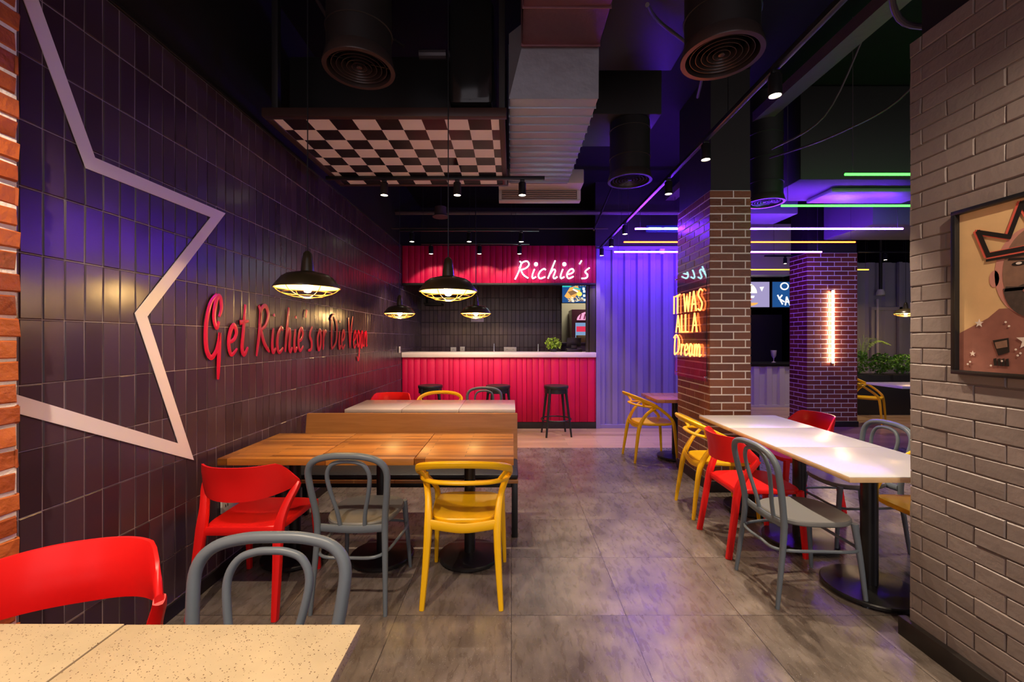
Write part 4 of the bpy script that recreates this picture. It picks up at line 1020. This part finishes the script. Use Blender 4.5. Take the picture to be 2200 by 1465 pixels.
prism(bm, [(-.26, -.18), (.26, -.18), (.26, .18), (-.26, .18)], -.003, .001, SI['navy'])
prism(bm, [(-.26, .11), (-.10, .11), (-.06, .18), (-.26, .18)], -.006, -.002, SI['teal'])
prism(bm, [(-.22, -.06), (-.12, .10), (.02, .14), (.08, .04), (-.04, -.10), (-.17, -.10)], -.006, -.002, SI['bun'])
prism(bm, [(-.06, .11), (.09, .08), (.07, .05), (-.05, .085)], -.009, -.005, SI['teal']); prism(bm, [(-.05, .08), (.04, .03), (.02, .01), (-.07, .06)], -.009, -.005, SI['white'])
prism(bm, [(-.16, .02), (-.03, .06), (.02, .0), (-.10, -.05)], -.009, -.005, SI['brown']); prism(bm, ell(.06, -.02, .05, .045, 14), -.010, -.004, SI['cheese'])
rn = random.Random(4)
for k in range(34):
    cx, cz, a = rn.uniform(-.14, .12), rn.uniform(-.165, -.085), rn.uniform(-.8, .8); dx, dz = .022*math.cos(a), .022*math.sin(a)
    prism(bm, [(cx-dx-dz*.3, cz-dz+dx*.3), (cx+dx-dz*.3, cz+dz+dx*.3), (cx+dx+dz*.3, cz+dz-dx*.3), (cx-dx+dz*.3, cz-dz-dx*.3)], -.0105-rn.random()*.002, -.005, SI[rn.choice(['fries', 'pale', 'brown'])])
for k in range(11): prism(bm, [(-.02+k*.024, .13), (-.008+k*.024, .13), (-.004+k*.024, .175), (-.016+k*.024, .175)], -.006, -.002, SI[['pale', 'brown'][k % 2]])
for a, b_ in ((.14, .08), (.20, .09), (.15, .03), (.21, .02), (.15, -.05), (.21, -.06), (.16, -.13), (.22, -.13)): prism(bm, [(a-.022, b_-.022), (a+.022, b_-.022), (a+.02, b_+.02), (a-.02, b_+.022)], -.006, -.002, SI['white'])
mk('picture', bm, SL, t, smooth=False)
# kitchen fridge seen through the opening
t = thing('drinks_fridge', 'maroon drinks fridge with pink and blue printed panels in the kitchen', 'fridge', (1.72, 9.69, 0))
bm = bmesh.new(); box(bm, -.38, .42, 0, .58, 0, 2.10, .01); mk('body', bm, pm('fridge_maroon', (.09, .02, .04), .35), t)
bm = bmesh.new()
prism(bm, ell(.05, 1.86, .32, .20, 18, 0, PI), -.012, -.001, 0)
for k in range(6): prism(bm, [(-.22+k*.095, 1.88), (-.19+k*.095, 1.88), (-.16+k*.09, 2.0), (-.185+k*.09, 2.0)], -.016, -.011, 1)
mk('arched_header', bm, [emis('header_pink', (.85, .35, .55), .8), emis('header_dark', (.35, .03, .12), .4)], t, smooth=False)
bm = bmesh.new(); box(bm, -.30, .36, -.012, -.001, 1.40, 1.80, mi=0); box(bm, -.28, -.02, -.016, -.011, 1.60, 1.72, mi=1); box(bm, .02, .3, -.016, -.011, 1.68, 1.76, mi=2); box(bm, -.26, .0, -.016, -.011, 1.43, 1.50, mi=1)
mk('printed_door', bm, [emis('door_blue', (.22, .38, .62), .6), emis('door_red', (.7, .03, .08), .7), emis('door_white', (.8, .8, .85), .7)], t, smooth=False)
bm = bmesh.new(); box(bm, 1.42, 1.72, 9.35, 9.6, 1.36, 1.52, .006); tag(mk('cardboard_box', bm, pm('cardboard', (.45, .30, .15), .8)), 'brown cardboard box on the shelf before the drinks fridge', 'box')
bm = bmesh.new(); box(bm, .99, 1.9, 9.2, 9.65, 1.30, 1.36, .004); box(bm, 1.0, 1.9, 9.22, 9.6, 0, 1.30, .004); tag(mk('kitchen_shelf', bm, pm('shelf_violet', (.10, .05, .14), .4)), 'dark violet kitchen cabinet under the drinks fridge panels', 'cabinet')
light('AREA', 'kitchen_lamp', (1.8, 9.4, 3.4), 26, (1, .93, .75), None, size=.8)
# till on the counter
t = thing('cash_register', 'dark cash register with a slanted screen on the counter, right of the plant', 'till', (1.05, 7.35, 1.226))
bm = bmesh.new(); b = bmesh.new(); box(b, -.13, .13, -.10, .10, 0, .05, .01); box(b, -.05, .05, -.03, .03, .05, .11, .005)
merge(bm, b); mk('base', bm, M['doordark'], t)
bm = bmesh.new(); b = bmesh.new(); box(b, -.12, .12, -.01, .01, -.08, .08, .004); merge(bm, b, 0, Matrix.Translation((0, 0, .16)) @ Matrix.Rotation(.35, 4, 'X')); mk('monitor', bm, M['doordark'], t)

# ================================================================== PLANTS
def leaves(bm, n, fn, s0, s1, seed, mi=0, asp=.45):
    rn = random.Random(seed)
    for _ in range(n):
        c = Vector(fn(rn)); L_ = rn.uniform(s0, s1); d = Vector((rn.gauss(0, 1), rn.gauss(0, 1), rn.gauss(.25, .7))).normalized()
        sd = d.cross(Vector((rn.gauss(0, 1), rn.gauss(0, 1), rn.gauss(0, 1)))).normalized()*L_*asp; up = d.cross(sd).normalized()*L_*.12
        v = [bm.verts.new(c), bm.verts.new(c+d*L_*.45+sd*.5+up), bm.verts.new(c+d*L_), bm.verts.new(c+d*L_*.45-sd*.5+up)]
        bm.faces.new(v).material_index = mi
def ball(cx, cy, cz, rx, ry, rz):
    def f(rn):
        while True:
            p = [rn.uniform(-1, 1) for _ in range(3)]
            if .25 < sum(q*q for q in p) < 1: return (cx+p[0]*rx, cy+p[1]*ry, cz+p[2]*rz)
    return f
t = thing('potted_plant', 'small bright green plant on the counter left of the cash register', 'plant', (.70, 7.3, 1.226))
bm = bmesh.new(); lathe(bm, [(0, 0), (.05, 0), (.065, .05), (.055, .05), (.05, .045), (0, .045)], 20); mk('pot', bm, M['blackplastic'], t)
bm = bmesh.new(); leaves(bm, 260, ball(0, 0, .14, .13, .12, .10), .03, .06, 3, asp=.7); mk('foliage', bm, M['leaf2'], t, smooth=False, rec=False)
bm = bmesh.new()
for a in range(6): sweep(bm, [(0, 0, .04), (.07*math.cos(a), .07*math.sin(a), .15)], .003, .003, ref=(.3, .2, 1), n=5)
mk('stem', bm, M['leaf'], t)
t = thing('planter', 'long low black planter in front of the grey container wall', 'planter', (7.3, 8.4, 0))
bm = bmesh.new(); box(bm, -.75, .95, -.2, .2, 0, .76, .006); mk('body', bm, M['soil'], t)
def bush(x_, y_, z_, r, n, lab, mat, seed, fern=False):
    t = thing('bush', lab, 'plant', (x_, y_, z_)); bm = bmesh.new()
    if fern:
        rn = random.Random(seed)
        for a in range(16):
            ang = rn.uniform(0, 2*PI); ln = rn.uniform(.35, .55)
            p = cr([(0, 0, 0), (math.cos(ang)*ln*.3, math.sin(ang)*ln*.3, ln*.8), (math.cos(ang)*ln*.7, math.sin(ang)*ln*.7, ln*1.05), (math.cos(ang)*ln*1.0, math.sin(ang)*ln*1.0, ln*.9)], 6)
            sweep(bm, p, .002, .002, ref=(.2, .3, 1), n=4)
            for q in p[5:]:
                for s in (-1, 1):
                    d = Vector((-math.sin(ang)*s, math.cos(ang)*s, -.1)); c = Vector((math.cos(ang), math.sin(ang), 0))*.016; l = .075
                    v = [bm.verts.new(q), bm.verts.new(q+d*l*.5+c), bm.verts.new(q+d*l), bm.verts.new(q+d*l*.5-c)]; bm.faces.new(v)
    else: leaves(bm, n, ball(0, 0, r[2]*1.02, *r), .035, .075, seed, asp=.65)
    mk('foliage', bm, mat, t, smooth=False, rec=False)
    bm = bmesh.new()
    for a in range(5): sweep(bm, [(0, 0, -.02), (.3*r[0]*math.cos(a*1.3), .3*r[0]*math.sin(a*1.3), r[2]*.9)], .004, .004, ref=(.3, .2, 1), n=5)
    mk('stem', bm, M['leaf'], t)
bush(6.70, 8.38, .76, (.20, .18, .22), 380, 'dense dark green bush in the planter, left end', M['leaf'], 11)
bush(7.13, 8.38, .76, (.20, .18, .20), 420, 'dense dark green bush in the middle of the planter', M['leaf'], 12)
bush(7.56, 8.38, .76, (.20, .18, .19), 400, 'dense dark green bush in the planter next to the grey brick wall edge', M['leaf'], 13)
bush(6.80, 8.42, .95, (.2, .2, .3), 0, 'bright yellow green fern rising above the planter bushes', M['leaf2'], 14, fern=True)

# ================================================================== SIDE ROOM
bm = bmesh.new(); corrugated(bm, 6.3, 9.28, .05, 3.1, 9.4, .36, .05)
box(bm, 6.25, 6.33, 9.36, 9.5, 0, 3.1, .004); box(bm, 7.75, 9.28, 9.33, 9.39, 2.06, 2.13, .003); box(bm, 7.75, 7.82, 9.33, 9.39, 0, 2.06, .003); box(bm, 8.35, 8.42, 9.33, 9.39, 0, 3.1, .003)
tag(mk('wall_steel', bm, M['greysteel'], smooth=False), 'grey corrugated container wall of the side room', kind='structure')
t = thing('wall_lamp', 'small white spot lamp on a black drop tube before the grey container wall', 'lamp', (7.9, 9.28, 2.40))
bm = bmesh.new(); sweep(bm, [(0, 0, .08), (0, 0, 1.58)], .03, .03, ref=(1, 0, 0), n=12); mk('drop_tube', bm, M['black'], t)
bm = bmesh.new(); lathe(bm, [(0, .10), (.05, .10), (.075, .03), (.078, -.02), (.07, -.02), (.06, .02), (0, .02)], 20); mk('head', bm, M['socket'], t)
pipe('thin pale conduit running down the grey container wall', [(7.88, 9.33, .1), (7.88, 9.33, 2.3)], .022, 'acwhite')
t = thing('serving_counter', 'grey corrugated steel serving counter seen between the two brick pillars', 'counter', (5.5, 9.1, 0))
bm = bmesh.new(); corrugated(bm, -.95, .74, .05, .86, .0, .27, .04); box(bm, -.95, .74, -.005, .05, 0, .05, .003); mk('front', bm, pm('counter_steel', (.45, .42, .42), .4), t, smooth=False)
bm = bmesh.new(); box(bm, -.98, .74, -.03, .6, .90, .935, .004); box(bm, -.97, .74, 0, .06, .86, .90, .002); mk('top', bm, M['blackmetal'], t)
bm = bmesh.new(); box(bm, -.95, .74, .06, .55, 0, .86); mk('body', bm, M['doordark'], t, smooth=False)
bm = bmesh.new(); box(bm, 4.4, 6.24, 10.0, 10.1, 0, 2.0, .004); tag(mk('tall_cabinet', bm, M['doordark']), 'black back cabinet behind the serving counter', 'cabinet')
bm = bmesh.new(); box(bm, 4.4, 6.24, 9.6, 10.1, 2.86, 3.99, .004); tag(mk('light_soffit', bm, M['acwhite']), 'pale soffit panel above the menu screens', 'panel')
def menu2(x0, x1, lab, seed, letters):
    t = thing('menu_screen', lab, 'screen', ((x0+x1)/2, 9.95, 2.47)); h = (x1-x0)/2
    bm = bmesh.new(); box(bm, -h, h, 0, .05, -.32, .30, .004); mk('bezel', bm, M['screen_dark'], t)
    bm = bmesh.new(); box(bm, -.03, .03, .02, .04, .30, .39, .002); mk('hanger', bm, M['blackmetal'], t)
    bm = bmesh.new(); prism(bm, [(-h+.015, -.30), (h-.015, -.30), (h-.015, .28), (-h+.015, .28)], -.003, .001, SI['lav' if seed == 1 else 'navy'])
    if seed == 1:
        prism(bm, ell(-h*.35, .02, .26, .24, 24, 0, PI), -.006, -.002, SI['pale']); prism(bm, [(-.52, -.04), (.06, -.04), (.04, -.09), (-.52, -.09)], -.006, -.002, SI['white'])
        prism(bm, [(-.52, -.11), (.0, -.11), (-.05, -.16), (-.52, -.15)], -.006, -.002, SI['red']); prism(bm, ell(-h*.35, -.2, .28, .08, 20, PI, 2*PI), -.006, -.002, SI['bun'])
        rn = random.Random(8)
        for k in range(40): a, b_ = rn.uniform(-.40, .02), rn.uniform(.05, .22); prism(bm, ell(a, b_, .012, .007, 6), -.009, -.005, SI[rn.choice(['brown', 'white'])])
        prism(bm, [(h-.24, .16), (h-.14, .17), (h-.19, .06)], -.006, -.002, SI['white'])
    else:
        for a_, b_ in (((-.16, -.02), (-.04, -.24)), ((-.05, -.02), (-.13, -.12)), ((-.13, -.10), (.0, -.18)), ((.02, -.26), (.05, -.06)), ((.05, -.06), (.13, -.26)), ((.03, -.18), (.11, -.18))):
            d_ = Vector((b_[0]-a_[0], b_[1]-a_[1])).normalized()*.016; prism(bm, [(a_[0]-d_.y, a_[1]+d_.x), (a_[0]+d_.y, a_[1]-d_.x), (b_[0]+d_.y, b_[1]-d_.x), (b_[0]-d_.y, b_[1]+d_.x)], -.006, -.002, SI['white'])
        prism(bm, ell(.0, .18, .10, .09, 18), -.006, -.002, SI['white']); prism(bm, ell(.0, .18, .07, .06, 18), -.009, -.005, SI['navy'])
    mk('picture', bm, SL, t, smooth=False)
    return t
menu2(5.10, 5.93, 'lit menu screen with a burger picture, between the two brick pillars', 1, '')
menu2(5.97, 6.55, 'lit menu screen partly hidden by the maroon pillar, pale ring on it', 2, '')
t = thing('table_ornament', 'small pale glass on the serving counter', 'glass', (5.62, 9.3, .935))
bm = bmesh.new(); lathe(bm, [(0, 0), (.045, 0), (.045, .008), (.01, .02), (.01, .08), (.05, .14), (.06, .26), (.055, .26), (.045, .14), (0, .09)], 20); mk('goblet', bm, pm('smoky_glass', (.35, .30, .38), .1), t)

# ================================================================== FRAMED POSTER ON THE GREY BRICK WALL
t = thing('framed_poster', 'black framed poster of a bearded man under a drawn crown, on the grey brick wall', 'poster', (XR-.002, 1.878, 1.297))
Wp, Hp = .52, .70    # local: -Y is to the right in the photo, X outward is negative
def Q(bm, pts, d, mi, th=.0008):
    a = [bm.verts.new((-d-th, -p[0], p[1])) for p in pts]; b_ = [bm.verts.new((-d, -p[0], p[1])) for p in pts]; n = len(pts)
    bm.faces.new(a).material_index = mi; bm.faces.new(b_[::-1]).material_index = mi
    for k in range(n): bm.faces.new((a[k], a[(k+1) % n], b_[(k+1) % n], b_[k])).material_index = mi
bm = bmesh.new(); fw = .018
for a0, a1, z0, z1 in ((0, Wp, 0, fw), (0, Wp, Hp-fw, Hp), (0, fw, fw, Hp-fw), (Wp-fw, Wp, fw, Hp-fw)): box(bm, -.026, 0, -a1, -a0, z0, z1, .0015)
mk('frame', bm, M['blackmetal'], t)
PC = [pm('poster_ochre', (.78, .52, .25), .6, var=(9, .18)), pm('poster_shirt', (.30, .12, .09), .6, var=(22, .3)), pm('poster_skin', (.26, .15, .10), .6, var=(40, .35)), pm('poster_red', (.72, .12, .08), .6),
      pm('poster_black', (.012, .010, .010), .5), pm('poster_white', (.82, .72, .62), .6), pm('poster_pink', (.62, .28, .22), .6), pm('poster_beard', (.07, .05, .04), .7, var=(60, .5)), pm('poster_lip', (.30, .11, .09), .6)]
bm = bmesh.new()
Q(bm, [(fw, fw), (Wp-fw, fw), (Wp-fw, Hp-fw), (fw, Hp-fw)], .004, 0)
Q(bm, [(fw, fw), (Wp-fw, fw), (Wp-fw, .18), (.40, .24), (.355, .27), (.17, .27), (.13, .235), (fw, .175)], .0052, 1)
cx, cz = .285, .385
Q(bm, ell(cx-.016, cz+.02, .115, .165, 36), .0056, 6)
Q(bm, ell(cx-.132, cz+.005, .018, .034, 14), .0056, 6); Q(bm, ell(cx+.124, cz+.005, .016, .032, 14), .0056, 6)
Q(bm, ell(cx+.004, cz+.02, .106, .162, 36), .0066, 2)
Q(bm, ell(cx+.002, cz-.03, .101, .125, 30, PI*1.02, PI*1.98), .0076, 7)
Q(bm, [(cx-.09, cz-.03), (cx-.05, cz-.035), (cx-.035, cz-.028), (cx+.04, cz-.028), (cx+.055, cz-.035), (cx+.095, cz-.03), (cx+.097, cz-.05), (cx-.095, cz-.05)], .0076, 7)
Q(bm, ell(cx+.002, cz-.052, .036, .011, 18), .0086, 8)
Q(bm, [(cx-.020, cz+.0), (cx-.011, cz+.06), (cx+.013, cz+.06), (cx+.024, cz+.0), (cx+.002, cz-.012)], .0076, 8)
for s in (-1, 1):
    Q(bm, ell(cx+.002+s*.048, cz+.052, .024, .008, 16), .0076, 4); Q(bm, ell(cx+.002+s*.048, cz+.053, .010, .005, 10), .0086, 5)
    Q(bm, [(cx+s*.018, cz+.070), (cx+s*.08, cz+.078), (cx+s*.083, cz+.070), (cx+s*.02, cz+.062)], .0076, 4)
def stroke(pts, w_, d, mi):
    for i in range(len(pts)-1):
        a, b_ = Vector(pts[i]), Vector(pts[i+1]); dd = (b_-a).normalized(); n_ = Vector((-dd.y, dd.x))*w_/2
        a2, b2 = a-dd*w_*.4, b_+dd*w_*.4
        Q(bm, [tuple(a2-n_), tuple(b2-n_), tuple(b2+n_), tuple(a2+n_)], d+.00002*i, mi)
crown = [(.135, .488), (.098, .590), (.208, .545), (.250, .662), (.300, .552), (.375, .655), (.40, .560), (.475, .60), (.445, .495), (.135, .488)]
stroke([(a-.009, b_+.001) for a, b_ in crown], .020, .0088, 3); stroke(crown, .017, .0100, 4)
stroke([(.130, .468), (.450, .474)], .010, .0095, 4); stroke([(.130, .476), (.450, .482)], .006, .0092, 3)
def star(cx_, cz_, r, rot=.3):
    return [(cx_+(r if k % 2 == 0 else r*.42)*math.cos(rot+k*PI/5), cz_+(r if k % 2 == 0 else r*.42)*math.sin(rot+k*PI/5)) for k in range(10)]
for a, b_, r in ((.10, .215, .018), (.265, .145, .036), (.40, .20, .015), (.075, .09, .012)): Q(bm, star(a, b_, r), .0090, 5)
rn = random.Random(2)
for k in range(22): Q(bm, ell(rn.uniform(.04, .48), rn.uniform(.04, .22), .004, .004, 8), .0092, 5)
Q(bm, [(.15, .145), (.205, .155), (.208, .10), (.17, .085)], .0086, 4); Q(bm, [(.158, .137), (.20, .147), (.202, .12), (.165, .112)], .0098, 2)
for k in range(4): Q(bm, [(.155+k*.014, .045), (.165+k*.014, .045), (.163+k*.014, .075), (.153+k*.014, .072)], .0090, 4)
mk('print', bm, PC, t, smooth=False)
